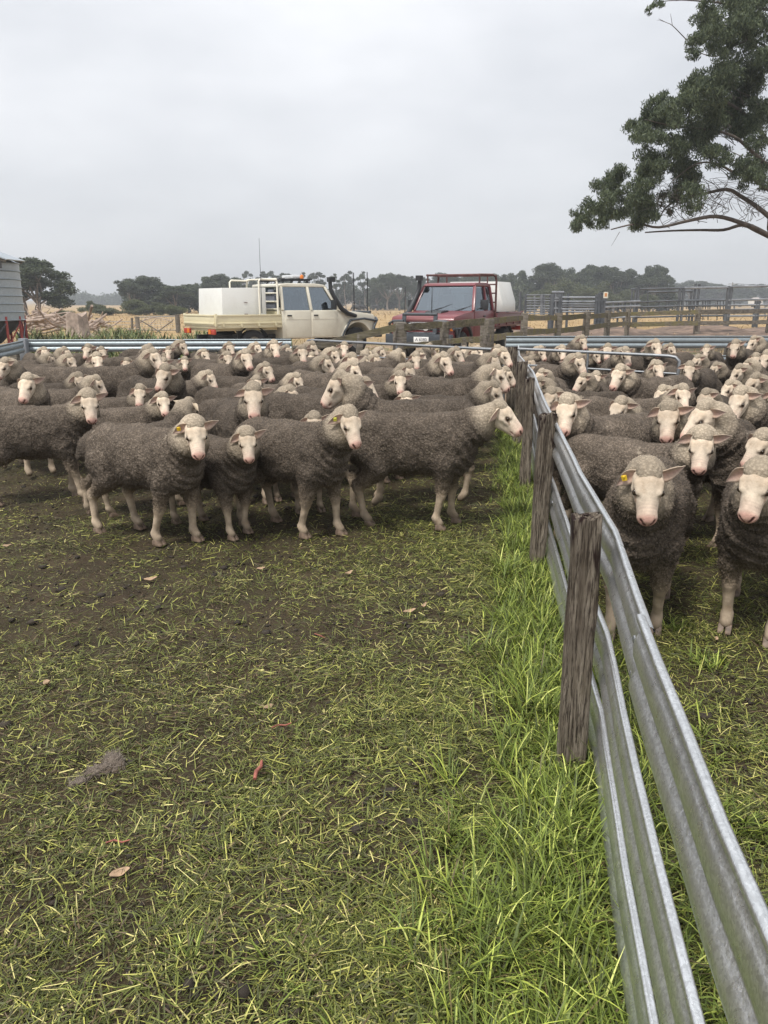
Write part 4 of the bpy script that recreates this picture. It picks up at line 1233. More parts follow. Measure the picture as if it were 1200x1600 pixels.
BB2 = [(765, 528, 15.7, 816, 522, 19.8), (822, 519, 20, 870, 517, 23), (874, 517, 23, 915, 512, 25.5), (919, 512, 25.5, 949, 508, 28.5), (952, 508, 28.5, 981, 505, 35)]
board_fence('mossy two rail timber fence receding right of the red ute', T1, [(*b, 8.5 - i * .5, M_BOARD) for i, b in enumerate(BB)] + [(*b, 9 - i * .6, M_BOARD) for i, b in enumerate(BB2)])
T2 = [(1092, 480, 36, 0.22), (1205, 480, 37, 0.2)]
board_fence('grey rail fence along the red dirt at the far right', T2, [(983, 491, 35.2, 1090, 487.5, 35.8, 6, M_BOARD), (1094, 487.5, 35.8, 1210, 486, 36.8, 7, M_BPOST),
    (983, 507, 35.2, 1090, 505, 35.8, 7, M_BOARD), (1094, 505, 35.8, 1210, 503, 36.8, 6, M_BPOST)])

# steel cattle yards: panels of pipe, each panel a thing
def yard_panel(label, Y, posts, rails, mat_p, mat_r, pr=0.05, rr_=0.03, extra=(), group='steel cattle yard panels'):
    x0 = min(p[0] for p in posts); o = at_y(x0, 490, Y); o.z = 0
    e = empty('pipe_fence', o, 0, label, 'fence', group)
    for px, py in posts:
        p = at_y(px, py, Y) - o; m = MB(); m.tube([(p.x, 0, -0.2), (p.x, 0, p.z)], pr, 8); m.build('post', mat_p, e, smooth=True, angle=60)
    for (xa, ya, xb, yb) in rails:
        a, b = at_y(xa, ya, Y) - o, at_y(xb, yb, Y) - o; m = MB(); m.tube([a + Vector((0, -0.05, 0)), b + Vector((0, -0.05, 0))], rr_, 6); m.build('rail', mat_r, e, smooth=True, angle=60)
    for (px, ya, yb, w) in extra:
        a, b = at_y(px, ya, Y) - o, at_y(px, yb, Y) - o; m = MB(); m.tube([a + Vector((0, -0.03, 0)), b + Vector((0, -0.03, 0))], w, 6); m.build('slat', mat_r, e)
    return e
def ladder(xa, xb, ys): return [(xa, y, xb, y + 0.2) for y in ys]
yard_panel('grey panel of close bars just right of the red ute', 43, [(813, 456), (822, 459), (860, 461)], ladder(822, 860, (461, 466, 470, 474, 478, 482, 486, 490)), M_PIPE, M_PIPE_L, 0.07, 0.03,
           [(835, 461, 492, 0.05), (846, 461, 492, 0.09), (850, 461, 492, 0.05), (828, 470, 492, .03)])
yard_panel('square steel loading frame with pale cap in the yards', 42, [(864, 459), (875, 459)], [(862, 456.5, 881, 456.5), (862, 470, 877, 470), (862, 482, 877, 482), (862, 466, 877, 466)], M_PIPE, M_PIPE_L, 0.13, 0.06, [(868, 457, 492, 0.06), (872, 457, 492, 0.05)])
yard_panel('long grey six bar panel right of the loading frame', 43.5, [(879, 461), (888, 459), (936, 458), (940, 462)], ladder(878, 937, (464.5, 471, 475, 479, 483, 487)), M_PIPE, M_PIPE_L, 0.07, 0.05,
           [(894, 472, 490, 0.05), (896, 465, 490, 0.03), (922, 472, 490, 0.03)])
yard_panel('dark double steel gate posts near the small sign', 43, [(933, 460), (938, 457), (943, 458)], [(930, 463, 945, 463), (930, 470, 945, 470)], M_PIPE, M_PIPE, 0.09, 0.05, [(935, 462, 502, 0.08), (940, 462, 502, 0.08)])
yard_panel('low grey rail panels running right from the sign', 46, [(947, 464), (967, 471), (977, 472), (988, 452), (998, 450)], [(944, 473, 1000, 470.5), (944, 480, 1000, 478), (944, 497, 1000, 494)], M_PIPE, M_PIPE_L, 0.06, 0.06,
           [(958, 472, 500, 0.03), (972, 472, 500, 0.03), (985, 472, 500, 0.03)])
yard_panel('tall dark pipe frame at the middle of the right yards', 48, [(994, 450), (998, 449), (1063, 449), (1069, 449)], [(985, 452, 1070, 450), (985, 453.5, 1000, 453.5), (996, 472, 1066, 469.5), (996, 480, 1066, 478), (996, 496, 1066, 494)], M_PIPE, M_PIPE, 0.09, 0.05,
           [(1012, 456, 486, 0.04), (1030, 470, 486, 0.03), (1041, 470, 486, 0.03), (1045, 470, 486, 0.03)])
yard_panel('dark pipe frame with a pair of tall masts', 50, [(1087, 443), (1093, 444), (1081, 452)], [(1012, 456.5, 1082, 455), (1066, 469.5, 1137, 468.5), (1066, 478, 1137, 477), (1066, 494, 1137, 493)], M_PIPE, M_PIPE, 0.08, 0.06,
           [(x, 470, 483, 0.035) for x in (1072, 1075, 1080, 1085, 1089, 1098, 1102, 1106, 1109, 1121, 1125, 1130, 1134)] + [(x, 491, 500, 0.035) for x in (1072, 1076, 1081, 1086, 1098, 1106, 1120, 1130)])
yard_panel('rightmost tall dark pipe frame of the yards', 48, [(1139, 447), (1143, 447), (1182, 470), (1186, 470)], [(1069, 450, 1140, 449), (1140, 448, 1205, 447), (1136, 469, 1205, 467.5), (1136, 477, 1205, 476), (1136, 484, 1205, 483), (1136, 494, 1205, 493)], M_PIPE, M_PIPE_L, 0.11, 0.06,
           [(1136, 468, 498, 0.06), (1147, 468, 490, 0.05), (1195, 468, 498, 0.03)])
# the small sign on the gate post
p = at_y(946.5, 461, 42.4); e = empty('yard_sign', (p.x, p.y, 0), 0, 'small white sign with an orange panel on a yard post', 'sign')
m = MB(); m.tube([(0, 0.03, 0), (0, 0.03, p.z)], 0.03, 8); m.build('post', M_PIPE, e)
m = MB(); m.box((0, 0, p.z), (0.24, 0.02, 0.32)); m.build('board', plain('sign_white', (0.66, 0.62, 0.50), 0.6), e)
m = MB(); m.box((0, -0.014, p.z + 0.01), (0.13, 0.006, 0.18)); m.build('printed_panel', plain('sign_orange', (0.55, 0.24, 0.09), 0.6), e)

# ------------------------------------------------------------------ the two utility trucks
def paint(name, col, dirt):
    n = NT(name); v = n.coord()
    c = n.mix(n.ramp(n.noise(v, 1.6, 5, 0.65), [(0.45, 0.0), (0.75, dirt)]), col, tuple(0.6 * q + 0.4 * d for q, d in zip(col, (0.22, 0.15, 0.09))))
    n.p(Base_Color=c, Roughness=0.38); n.b.inputs['Coat Weight'].default_value = 0.25; n.b.inputs['Coat Roughness'].default_value = 0.15
    return n.m
M_CREAM = paint('cream_paint', (0.74, 0.70, 0.58), 0.5); M_TRAYC = paint('tray_cream_paint', (0.70, 0.63, 0.42), 0.6); M_BOXW = paint('chalky_white_panel', (0.74, 0.74, 0.70), 0.35)
M_RED = paint('maroon_paint', (0.16, 0.026, 0.032), 0.5); M_REDT = paint('dull_maroon_tray', (0.14, 0.042, 0.044), 0.6)
M_RUST = plain('rust_brown_frame', (0.11, 0.045, 0.040), 0.7, var=0.4)
M_TYRE = plain('tyre_rubber', (0.022, 0.021, 0.020), 0.85, var=0.3); M_RIM = plain('dusty_steel_rim', (0.45, 0.44, 0.41), 0.5, 0.4)
M_BLK = plain('black_moulding', (0.022, 0.023, 0.025), 0.5, var=0.2); M_BAR = plain('dark_grey_bar_paint', (0.045, 0.052, 0.06), 0.4, var=0.25)
M_LAMP_R = plain('red_lamp_plastic', (0.42, 0.05, 0.03), 0.25); M_LAMP_O = plain('orange_lamp_plastic', (0.70, 0.20, 0.03), 0.25); M_LAMP_W = plain('clear_lamp', (0.75, 0.76, 0.76), 0.12, 0.3)
M_SEAT = plain('grey_seat_cloth', (0.13, 0.14, 0.17), 0.9); M_CHROME = plain('bright_metal', (0.7, 0.7, 0.7), 0.2, 0.9)
def mat_glass():
    n = NT('tinted_window_glass')
    t = n.new('ShaderNodeBsdfTransparent'); t.inputs[0].default_value = (0.42, 0.47, 0.49, 1)
    g = n.new('ShaderNodeBsdfGlossy'); g.inputs['Roughness'].default_value = 0.05; g.inputs[0].default_value = (0.80, 0.88, 0.95, 1)
    mx = n.new('ShaderNodeMixShader'); mx.inputs[0].default_value = 0.22
    n.l.new(t.outputs[0], mx.inputs[1]); n.l.new(g.outputs[0], mx.inputs[2]); n.l.new(mx.outputs[0], n.n['Material Output'].inputs[0])
    return n.m
M_GLASS = mat_glass()
def wheel(parent, x, y, z, Rw=0.385, w=0.235):
    e = bpy.data.objects.new('wheel', None); COL.objects.link(e); e.parent = parent; e.location = (x, y, z)
    m = MB(); m.lathe([(0.21, -w / 2), (0.30, -w / 2 - 0.01), (0.36, -w / 2 + 0.01), (Rw, -w / 2 + 0.04), (Rw, w / 2 - 0.04), (0.36, w / 2 - 0.01), (0.30, w / 2 + 0.01), (0.21, w / 2)], 32, 'y', caps=False); m.build('tyre', M_TYRE, e, smooth=True, angle=50)
    m = MB(); m.lathe([(0.02, -0.02), (0.07, -0.05), (0.10, -0.03), (0.17, -0.01), (0.215, -w / 2 + 0.02), (0.22, -w / 2), (0.215, w / 2), (0.17, 0.02), (0.02, 0.03)], 24, 'y'); m.build('rim', M_RIM, e, smooth=True, angle=40)
def quad_pane(name, pts, mat, parent, th=0.006):
    P = [Vector(p) for p in pts]; n_ = (P[1] - P[0]).cross(P[2] - P[0]).normalized() * th
    m = MB(); k = len(P); m.add([p for p in P] + [p + n_ for p in P], [tuple(range(k)), tuple(range(2 * k - 1, k - 1, -1))] + [(i, (i + 1) % k, (i + 1) % k + k, i + k) for i in range(k)])
    return m.build(name, mat, parent)

def ute(name, label, xr, body_m, tray_m, dual, board_h):
    """x runs from the tail (0) to the nose (5.1); y left, z up; xr is the rear wall of the cab"""
    e = empty(name, (0, 0, 0), 0, label, 'utility truck')
    AX, Wd, NX = 4.56, 0.845, 0.38
    arc = [(AX + 0.50 * math.cos(a), 0.42 + 0.50 * math.sin(a)) for a in [R(172 - 164 * i / 10) for i in range(11)]]
    out = [(xr, 0.52), (4.00, 0.50)] + arc + [(4.84 + NX, 0.56), (4.86 + NX, 1.06), (4.80 + NX, 1.14), (4.55, 1.215), (3.98, 1.25), (3.90, 1.27), (xr, 1.27)]
    m = MB(); m.prism(out, -Wd, Wd); m.build('cab_body', body_m, e, bevel=0.03, seg=2, angle=50)
    m = MB(); m.prism([(xr - 0.01, 1.885), (xr + 0.02, 1.955), (xr + 0.3, 1.985), (3.20, 1.985), (3.50, 1.955), (3.58, 1.905), (3.54, 1.885)], -0.735, 0.735); m.build('roof', body_m, e, bevel=0.035, seg=3, angle=50)
    m = MB(); m.prism([(4.58, 1.205), (4.08, 1.24), (4.08, 1.285), (4.54, 1.255)], -0.22, 0.22); m.build('bonnet_scoop', M_BLK if not dual else body_m, e)
    # pillars and glass
    zt, zb = 1.89, 1.268; yb, yt = 0.835, 0.715
    xs = [(3.90, 3.52)]
    if dual: xs += [(2.98, 2.93), (xr + 0.03, xr + 0.06)]
    else: xs += [(2.92, 2.88), (xr + 0.03, xr + 0.06)]
    for s in (1, -1):
        for (b0, t0) in xs:
            m = MB(); m.beam((b0, s * yb, zb), (t0, s * yt, zt), 0.07, 0.075, up=(0, s, 0)); m.build('pillar', body_m, e, bevel=0.012)
        for i in range(len(xs) - 1):
            (b0, t0), (b1, t1) = xs[i], xs[i + 1]
            quad_pane('side_window', [(b0 - 0.04, s * (yb - 0.01), zb), (t0 - 0.045, s * (yt - 0.01), zt), (t1 + 0.04, s * (yt - 0.01), zt), (b1 + 0.04, s * (yb - 0.01), zb)], M_GLASS, e)
    w_ = quad_pane('windscreen', [(3.895, -yb + 0.03, zb), (3.895, yb - 0.03, zb), (3.535, yt - 0.03, zt), (3.535, -yt + 0.03, zt)], M_GLASS, e)
    for s in (0.35, -0.3):
        m = MB(); m.tube([(3.93, s, 1.275), (3.85, s + 0.30, 1.36), (3.81, s + 0.50, 1.43)], [0.010, 0.008, 0.006], 5); m.build('wiper', M_BLK, w_)
    quad_pane('rear_window', [(xr + 0.03, -yb + 0.10, zb + 0.08), (xr + 0.03, yb - 0.10, zb + 0.08), (xr + 0.06, yt - 0.06, zt - 0.03), (xr + 0.06, -yt + 0.06, zt - 0.03)], M_GLASS, e)
    m = MB(); m.box((xr + 0.02, 0, 1.285), (0.05, 1.6, 0.12)); m.build('rear_wall', body_m, e)
    # cabin furniture
    for sx in ((3.05, 2.25) if dual else (3.0,)):
        for s in (0.38, -0.38):
            m = MB(); m.box((sx, s, 1.10), (0.5, 0.48, 0.16)); m.box((sx - 0.25, s, 1.40), (0.13, 0.46, 0.56)); m.box((sx - 0.27, s, 1.74), (0.09, 0.24, 0.15)); m.build('seat', M_SEAT, e, bevel=0.03)
    m = MB(); m.tube([(3.50 + 0.03 * math.sin(a), -0.38 + 0.18 * math.cos(a), 1.33 + 0.18 * math.sin(a)) for a in [i * math.pi / 8 for i in range(17)]], 0.014, 6, caps=False); m.build('steering_wheel', M_BLK, e)
    m = MB(); m.box((3.72, 0, 1.20), (0.30, 1.5, 0.18)); m.build('dashboard', M_BLK, e, bevel=0.03)
    # doors as plates on the flanks, with handles and mirrors
    dr = [(2.99, 3.86)] + ([(xr + 0.10, 2.95)] if dual else [])
    for s in (1, -1):
        for (a, b) in dr:
            d = MB(); d.box(((a + b) / 2, s * (Wd + 0.004), 0.90), (b - a - 0.02, 0.016, 0.70)); dd = d.build('door', body_m, e, bevel=0.006)
            d = MB(); d.box((a + 0.13, s * (Wd + 0.024), 1.13), (0.14, 0.024, 0.035)); d.build('door_handle', M_BLK, dd, bevel=0.006)
            d = MB(); d.box(((a + b) / 2, s * (Wd + 0.013), 1.03), (b - a - 0.02, 0.008, 0.018)); d.build('crease', body_m, dd)
        mm = MB(); mm.box((3.62, s * 1.03, 1.42), (0.07, 0.20, 0.25)); mm.tube([(3.72, s * 0.86, 1.30), (3.65, s * 0.98, 1.36)], 0.016, 6); mm.build('mirror', M_BLK, e, bevel=0.02)
        mm = MB(); mm.sheet([[(AX + rr_ * math.cos(a), s * (Wd + dy), 0.42 + rr_ * math.sin(a)) for (rr_, dy) in ((0.49, 0.0), (0.50, 0.06), (0.56, 0.06), (0.575, 0.004))] for a in [R(175 - 170 * i / 14) for i in range(15)]]); mm.build('wheel_flare', body_m if dual else M_BLK, e, smooth=True)
    # snorkel up the right pillar
    m = MB(); m.tube([(4.52, -Wd - 0.02, 1.10), (4.20, -Wd - 0.06, 1.17), (3.98, -Wd - 0.07, 1.30), (3.76, -0.83, 1.66), (3.69, -0.79, 1.84), (3.68, -0.78, 2.06)], [0.05, 0.068, 0.068, 0.062, 0.058, 0.055], 10)
    m.box((3.71, -0.78, 2.10), (0.20, 0.13, 0.13)); m.build('snorkel', M_BLK, e, smooth=True, angle=50)
    # face: grille, round lamps, bull bar
    m = MB(); m.box((4.875 + NX, 0, 0.88), (0.03, 1.10, 0.30)); g = m.build('grille', M_BLK if dual else M_RED, e)
    for k in range(4):
        m = MB(); m.box((4.897 + NX, 0, 0.76 + 0.08 * k), (0.012, 1.06, 0.03)); m.build('slat', M_CHROME if not dual else M_BAR, g)
    for s in (1, -1):
        m = MB(); m.lathe([(0.10, 0.0), (0.105, 0.025), (0.07, 0.045), (0.01, 0.05)], 20, 'x', (4.87 + NX, s * 0.64, 0.90)); m.build('headlight', M_LAMP_W, e, smooth=True)
        m = MB(); m.box((4.87 + NX, s * 0.80, 0.88), (0.03, 0.07, 0.14)); m.build('indicator', M_LAMP_O, e)
    bb = bpy.data.objects.new('bull_bar', None); COL.objects.link(bb); bb.parent = e; bb.location.x = NX
    m = MB(); m.box((5.03, 0, 0.60), (0.16, 1.78, 0.26)); m.build('bumper', M_BAR, bb, bevel=0.03)
    for s in (1, -1):
        m = MB(); m.beam((5.06, s * 0.42, 0.48), (4.98, s * 0.42, 1.20), 0.10, 0.05, up=(1, 0, 0)); m.build('upright', M_BAR, bb, bevel=0.01)
        m = MB(); m.tube([(5.02, s * 0.42, 1.04), (5.00, s * 0.72, 1.03), (4.93, s * 0.86, 0.98), (4.80, s * 0.90, 0.80), (4.72, s * 0.90, 0.58)], 0.036, 8); m.build('side_hoop', M_BAR, bb, smooth=True, angle=60)
        m = MB(); m.tube([(4.93, s * 0.87, 0.95), (4.4, s * 0.92, 1.02), (3.9, s * 0.92, 0.98), (3.60, s * 0.90, 0.50)] if dual else [(4.95, s * 0.87, 0.86), (4.6, s * 0.90, 0.86), (4.74, s * 0.90, 0.5)], 0.032, 8); m.build('brush_rail', M_BAR, bb, smooth=True, angle=60)
        m = MB(); m.lathe([(0.02, -0.07), (0.085, -0.04), (0.105, 0.02), (0.105, 0.035), (0.09, 0.045), (0.01, 0.05)], 18, 'x', (5.06, s * 0.21, 0.90)); sp = m.build('spotlight', M_BLK, bb, smooth=True)
        m = MB(); m.lathe([(0.088, 0.046), (0.05, 0.058), (0.01, 0.06)], 18, 'x', (5.06, s * 0.21, 0.90)); m.build('lens', M_LAMP_W, sp, smooth=True)
        m = MB(); m.tube([(4.98 + NX, s * 0.34 if dual else -0.05 + s * 0.36, 1.2), (4.97 + NX, s * 0.34 if dual else -0.05 + s * 0.36, 1.85 if not dual else 2.35)], [0.014, 0.006] if not dual else [0.02, 0.016], 6); m.build('aerial', M_BLK, e)
    for z_ in (1.20, 0.74):
        m = MB(); m.tube([(4.99 + (1.2 - z_) * 0.1, -0.46, z_), (4.99 + (1.2 - z_) * 0.1, 0.46, z_)], 0.036, 8); m.build('cross_tube', M_BAR, bb, smooth=True, angle=60)
    # chassis and wheels
    for s in (1, -1):
        m = MB(); m.box((2.55, s * 0.42, 0.56), (4.9, 0.09, 0.15)); m.build('chassis_rail', M_BLK, e)
        wheel(e, AX, s * 0.74, 0.385); wheel(e, 1.12, s * 0.74, 0.385)
        m = MB(); m.sheet([[(1.12 + 0.47 * math.cos(a), s * q, 0.40 + 0.47 * math.sin(a)) for q in (0.62, 0.87)] for a in [R(20 + 140 * i / 10) for i in range(11)]]); m.build('mudguard', M_BLK, e, smooth=True)
        m = MB(); m.box((0.62, s * 0.74, 0.50), (0.02, 0.26, 0.36)); m.build('mudflap', M_BLK, e)
    m = MB(); m.tube([(1.12, -0.7, 0.385), (1.12, 0.7, 0.385)], 0.06, 8); m.build('rear_axle', M_BLK, e)
    m = MB(); m.box((0.70, 0.0, 0.55), (0.75, 0.55, 0.16)); m.build('fuel_tank', M_BLK, e, bevel=0.03)
    # tray
    xt = xr - 0.06; tz = 0.86
    tr = bpy.data.objects.new('tray', None); COL.objects.link(tr); tr.parent = e
    m = MB(); m.box((xt / 2, 0, tz), (xt, 1.84, 0.07)); m.box((xt / 2, 0, tz - 0.07), (xt - 0.1, 1.5, 0.07)); m.build('deck', tray_m, tr, bevel=0.006)
    bh = board_h
    for s in (1, -1):
        m = MB(); m.box((xt / 2, s * 0.915, tz + 0.04 + bh / 2), (xt - 0.01, 0.035, bh)); b = m.build('side_board', tray_m, tr, bevel=0.008)
        for zq in (0.05, bh - 0.02):
            m = MB(); m.box((xt / 2, s * 0.935, tz + 0.04 + zq), (xt - 0.02, 0.022, 0.045)); m.build('rib', tray_m, b, bevel=0.006)
        for k in range(4):
            m = MB(); m.box((0.2 + (xt - 0.4) * k / 3, s * 0.945, tz + 0.06), (0.05, 0.03, 0.10)); m.build('hinge', tray_m, b)
        m = MB(); m.box((0.0, s * 0.915, tz + 0.04 + bh / 2), (0.05, 0.06, bh + 0.05)); m.build('corner_post', tray_m, tr, bevel=0.006)
    m = MB(); m.box((-0.02, 0, tz + 0.04 + bh / 2), (0.035, 1.78, bh)); b = m.build('tail_board', tray_m, tr, bevel=0.008)
    for zq in (0.05, bh - 0.02):
        m = MB(); m.box((-0.042, 0, tz + 0.04 + zq), (0.022, 1.76, 0.045)); m.build('rib', tray_m, b, bevel=0.006)
    for s in (1, -1):
        m = MB(); m.box((-0.03, s * 0.72, tz - 0.12), (0.05, 0.36, 0.13)); lp = m.build('tail_lamp', M_LAMP_R, e, bevel=0.008)
        m = MB(); m.box((-0.057, s * 0.63, tz - 0.12), (0.008, 0.12, 0.11)); m.build('amber_lens', M_LAMP_O, lp)
    return e, tr, tz, xt

# cream dual cab: seen from behind its right side
U, tr, tz, xt = ute('cream_ute', 'cream dual cab ute with tray and white box, parked left', 2.02, M_CREAM, M_TRAYC, True, 0.27)
m = MB()
m.add([(0.30, -0.70, tz + 0.036), (1.62, -0.70, tz + 0.036), (1.62, 0.70, tz + 0.036), (0.30, 0.70, tz + 0.036), (0.34, -0.66, tz + 0.98), (1.62, -0.70, tz + 1.0), (1.62, 0.70, tz + 1.0), (0.34, 0.66, tz + 0.98)],
      [(3, 2, 1, 0), (4, 5, 6, 7), (0, 1, 5, 4), (1, 2, 6, 5), (2, 3, 7, 6), (3, 0, 4, 7)])
b = m.build('tool_box', M_BOXW, tr, bevel=0.015)
b['label'] = 'large white box standing on the tray'
for z_ in (0.32, 0.62): 
    q = MB(); q.box((1.0, -0.708, tz + z_), (0.10, 0.012, 0.014)); q.build('scuff', M_RUST, b)
hb = bpy.data.objects.new('headboard_rack', None); COL.objects.link(hb); hb.parent = tr
for s in (1, -1):
    q = MB(); q.tube([(xt - 0.05, s * 0.82, tz), (xt - 0.05, s * 0.82, 1.96), (xt - 0.05, s * 0.78, 2.05), (xt - 0.05, s * 0.68, 2.09)], 0.030, 8); q.build('upright', M_CREAM, hb, smooth=True, angle=60)
    q = MB(); q.tube([(xt - 0.6, s * 0.80, tz + 0.3), (xt - 0.6, s * 0.80, 2.02), (xt - 0.55, s * 0.80, 2.07), (xt - 0.05, s * 0.80, 2.06)], 0.026, 8); q.build('side_hoop', M_CREAM, hb, smooth=True, angle=60)
for z_ in (1.30, 1.50, 1.72, 2.09):
    q = MB(); q.tube([(xt - 0.05, -0.80, z_), (xt - 0.05, 0.80, z_)], 0.022, 8); q.build('bar', M_CREAM, hb, smooth=True, angle=60)
q = MB(); q.box((xt - 0.02, 0, tz + 0.22), (0.03, 1.7, 0.36)); q.build('headboard', M_TRAYC, hb, bevel=0.006)
rk = bpy.data.objects.new('roof_rack', None); COL.objects.link(rk); rk.parent = U
for s in (1, -1):
    q = MB(); q.beam((2.15, s * 0.62, 2.06), (3.1, s * 0.62, 2.08), 0.05, 0.05); q.build('rail', M_BLK, rk)
    for x_ in (2.5, 2.75, 3.0):
        q = MB(); q.beam((x_ - 0.06, s * 0.66, 1.97), (x_ + 0.02, s * 0.63, 2.06), 0.06, 0.03); q.build('foot', M_BLK, rk)
for x_ in (2.2, 2.5, 2.8, 3.08):
    q = MB(); q.box((x_, 0, 2.095), (0.09, 1.4, 0.035)); q.build('crossbar', M_BLK, rk)
q = MB(); q.box((2.72, -0.30, 2.165), (0.30, 0.6, 0.09)); q.build('light_bar', M_LAMP_W, rk, bevel=0.02)
q = MB(); q.lathe([(0.055, 0), (0.058, 0.04), (0.045, 0.09), (0.015, 0.11)], 14, 'z', (2.85, -0.60, 2.11)); be = q.build('beacon', M_LAMP_O, rk, smooth=True); be['label'] = 'orange red beacon lamp'
q = MB(); q.tube([(xt - 0.55, -0.82, 1.2), (xt - 0.55, -0.83, 3.1)], [0.012, 0.004], 6); q.build('aerial', M_BLK, U)
PHI = R(39)
rear = at_y(337, 490, 20.3)         # rear right corner of the tray
U.rotation_euler = (0, 0, PHI)
lx, ly = 0.0, -0.92
U.location = (rear.x - (math.cos(PHI) * lx - math.sin(PHI) * ly), 20.3 - (math.sin(PHI) * lx + math.cos(PHI) * ly), 0.03)

# maroon single cab: nose towards the camera
Ur, tr, tz, xt = ute('maroon_ute', 'maroon ute with bull bar facing the camera behind timber fence', 2.36, M_RED, M_REDT, False, 0.30)
m = MB()
bx0, bx1 = 0.55, 1.75
m.prism([(bx0, tz + 0.036), (bx1, tz + 0.036), (bx1, tz + 1.12), (bx0, tz + 1.12)], -0.9, 0.9)
m.v = []; m.f = []; m.mi = []
prof = [(-0.88, tz + 0.36), (-0.88, tz + 0.62), (-0.70, tz + 1.18), (0.70, tz + 1.18), (0.88, tz + 0.62), (0.88, tz + 0.36)]
k = len(prof); m.add([(bx0, y, z) for y, z in prof] + [(bx1, y, z) for y, z in prof], [tuple(range(k)), tuple(range(2 * k - 1, k - 1, -1))] + [(i, (i + 1) % k, (i + 1) % k + k, i + k) for i in range(k)])
b = m.build('tool_box', M_BOXW, tr, bevel=0.012); b['label'] = 'white canopy box with sloping sides on the tray'
for x_ in (0.58, 1.72):
    q = MB(); q.box((x_, 0.84, tz + 0.48), (0.03, 0.03, 0.05)); q.build('latch', M_BLK, b)
for x_ in (0.7, 1.6):
    for s in (1, -1):
        q = MB(); q.box((x_, s * 0.7, tz + 0.20), (0.08, 0.08, 0.33)); q.build('box_leg', M_BLK, tr)
hb = bpy.data.objects.new('headboard_rack', None); COL.objects.link(hb); hb.parent = tr
for s in (1, -1):
    q = MB(); q.tube([(xt - 0.05, s * 0.86, tz), (xt - 0.05, s * 0.86, 2.04), (xt - 0.02, s * 0.84, 2.16), (xt + 0.14, s * 0.80, 2.20), (xt + 1.0, s * 0.74, 2.18)], 0.030, 8); q.build('hoop', M_RUST, hb, smooth=True, angle=60)
    q = MB(); q.tube([(xt + 0.95, s * 0.74, 1.98), (xt + 0.95, s * 0.74, 2.18)], 0.022, 8); q.build('stay', M_RUST, hb)
    q = MB(); q.tube([(xt - 0.05, s * 0.60, tz), (xt - 0.05, s * 0.60, 2.16)], 0.020, 8); q.build('upright', M_RUST, hb)
for z_ in (1.25, 1.48, 1.72, 1.95, 2.18):
    q = MB(); q.tube([(xt - 0.05, -0.86, z_), (xt - 0.05, 0.86, z_)], 0.020, 8); q.build('bar', M_RUST, hb)
q = MB(); q.tube([(xt + 0.95, -0.74, 2.18), (xt + 0.95, 0.74, 2.18)], 0.026, 8); q.build('bar', M_RUST, hb)
pl = MB(); pl.box((5.498, 0.10, 0.60), (0.012, 0.40, 0.135)); pl_o = pl.build('number_plate', plain('plate_white', (0.72, 0.72, 0.70), 0.5), Ur, bevel=0.003)
def text_mesh(body, size, mat, name):
    cu = bpy.data.curves.new(name, 'FONT'); cu.body = body; cu.size = size; cu.align_x = 'CENTER'; cu.align_y = 'CENTER'; cu.extrude = 0.001
    tmp = bpy.data.objects.new(name, cu); COL.objects.link(tmp)
    dg = bpy.context.evaluated_depsgraph_get(); me = bpy.data.meshes.new_from_object(tmp.evaluated_get(dg)); bpy.data.objects.remove(tmp); me.materials.clear(); me.materials.append(mat)
    return me
tx = link('plate_lettering', text_mesh('A 6380', 0.105, plain('plate_ink', (0.03, 0.03, 0.06), 0.6), 'plate_lettering'), pl_o)
tx.location = (5.5065, 0.10, 0.60); tx.rotation_euler = (math.pi / 2, 0, math.pi / 2)
bqr = R(27); PHIR = math.atan2(-math.cos(bqr), -math.sin(bqr))
Ur.rotation_euler = (0, 0, PHIR)
nose = at_y(653, 520, 19.6)          # middle of the bull bar
Ur.location = (nose.x - math.cos(PHIR) * 5.45, 19.4 - math.sin(PHIR) * 5.45, 0.03)

# ------------------------------------------------------------------ trees
def mat_leaf(name, lo, hi):
    n = NT(name)
    c = n.mix(n.attr('tone', 'Fac'), lo, hi)
    c = n.scale_rand(c, 0.78, 1.22)
    n.p(Base_Color=c, Roughness=0.6); n.b.inputs['Specular IOR Level'].default_value = 0.3
    tr_ = n.new('ShaderNodeBsdfTranslucent'); n.l.new(c, tr_.inputs[0])
    mx = n.new('ShaderNodeMixShader'); mx.inputs[0].default_value = 0.30
    out = n.n['Material Output']; n.l.new(n.b.outputs[0], mx.inputs[1]); n.l.new(tr_.outputs[0], mx.inputs[2]); n.l.new(mx.outputs[0], out.inputs[0])
    return n.m
M_GUM = mat_leaf('gum_leaf', (0.028, 0.040, 0.024), (0.105, 0.125, 0.066))
M_GUM_N = mat_leaf('near_gum_leaf', (0.036, 0.052, 0.032), (0.150, 0.180, 0.092))
M_SHRUB = mat_leaf('shrub_leaf', (0.045, 0.055, 0.020), (0.135, 0.150, 0.060))
M_BARK = plain('gum_bark', (0.20, 0.165, 0.135), 0.9, var=0.45, scale=4, bump=0.5)
M_BARK_D = plain('dark_limb_bark', (0.090, 0.072, 0.058), 0.9, var=0.45, scale=6, bump=0.5)
M_DEADWOOD = plain('bleached_dead_wood', (0.33, 0.255, 0.205), 0.9, var=0.4, scale=5, bump=0.5)
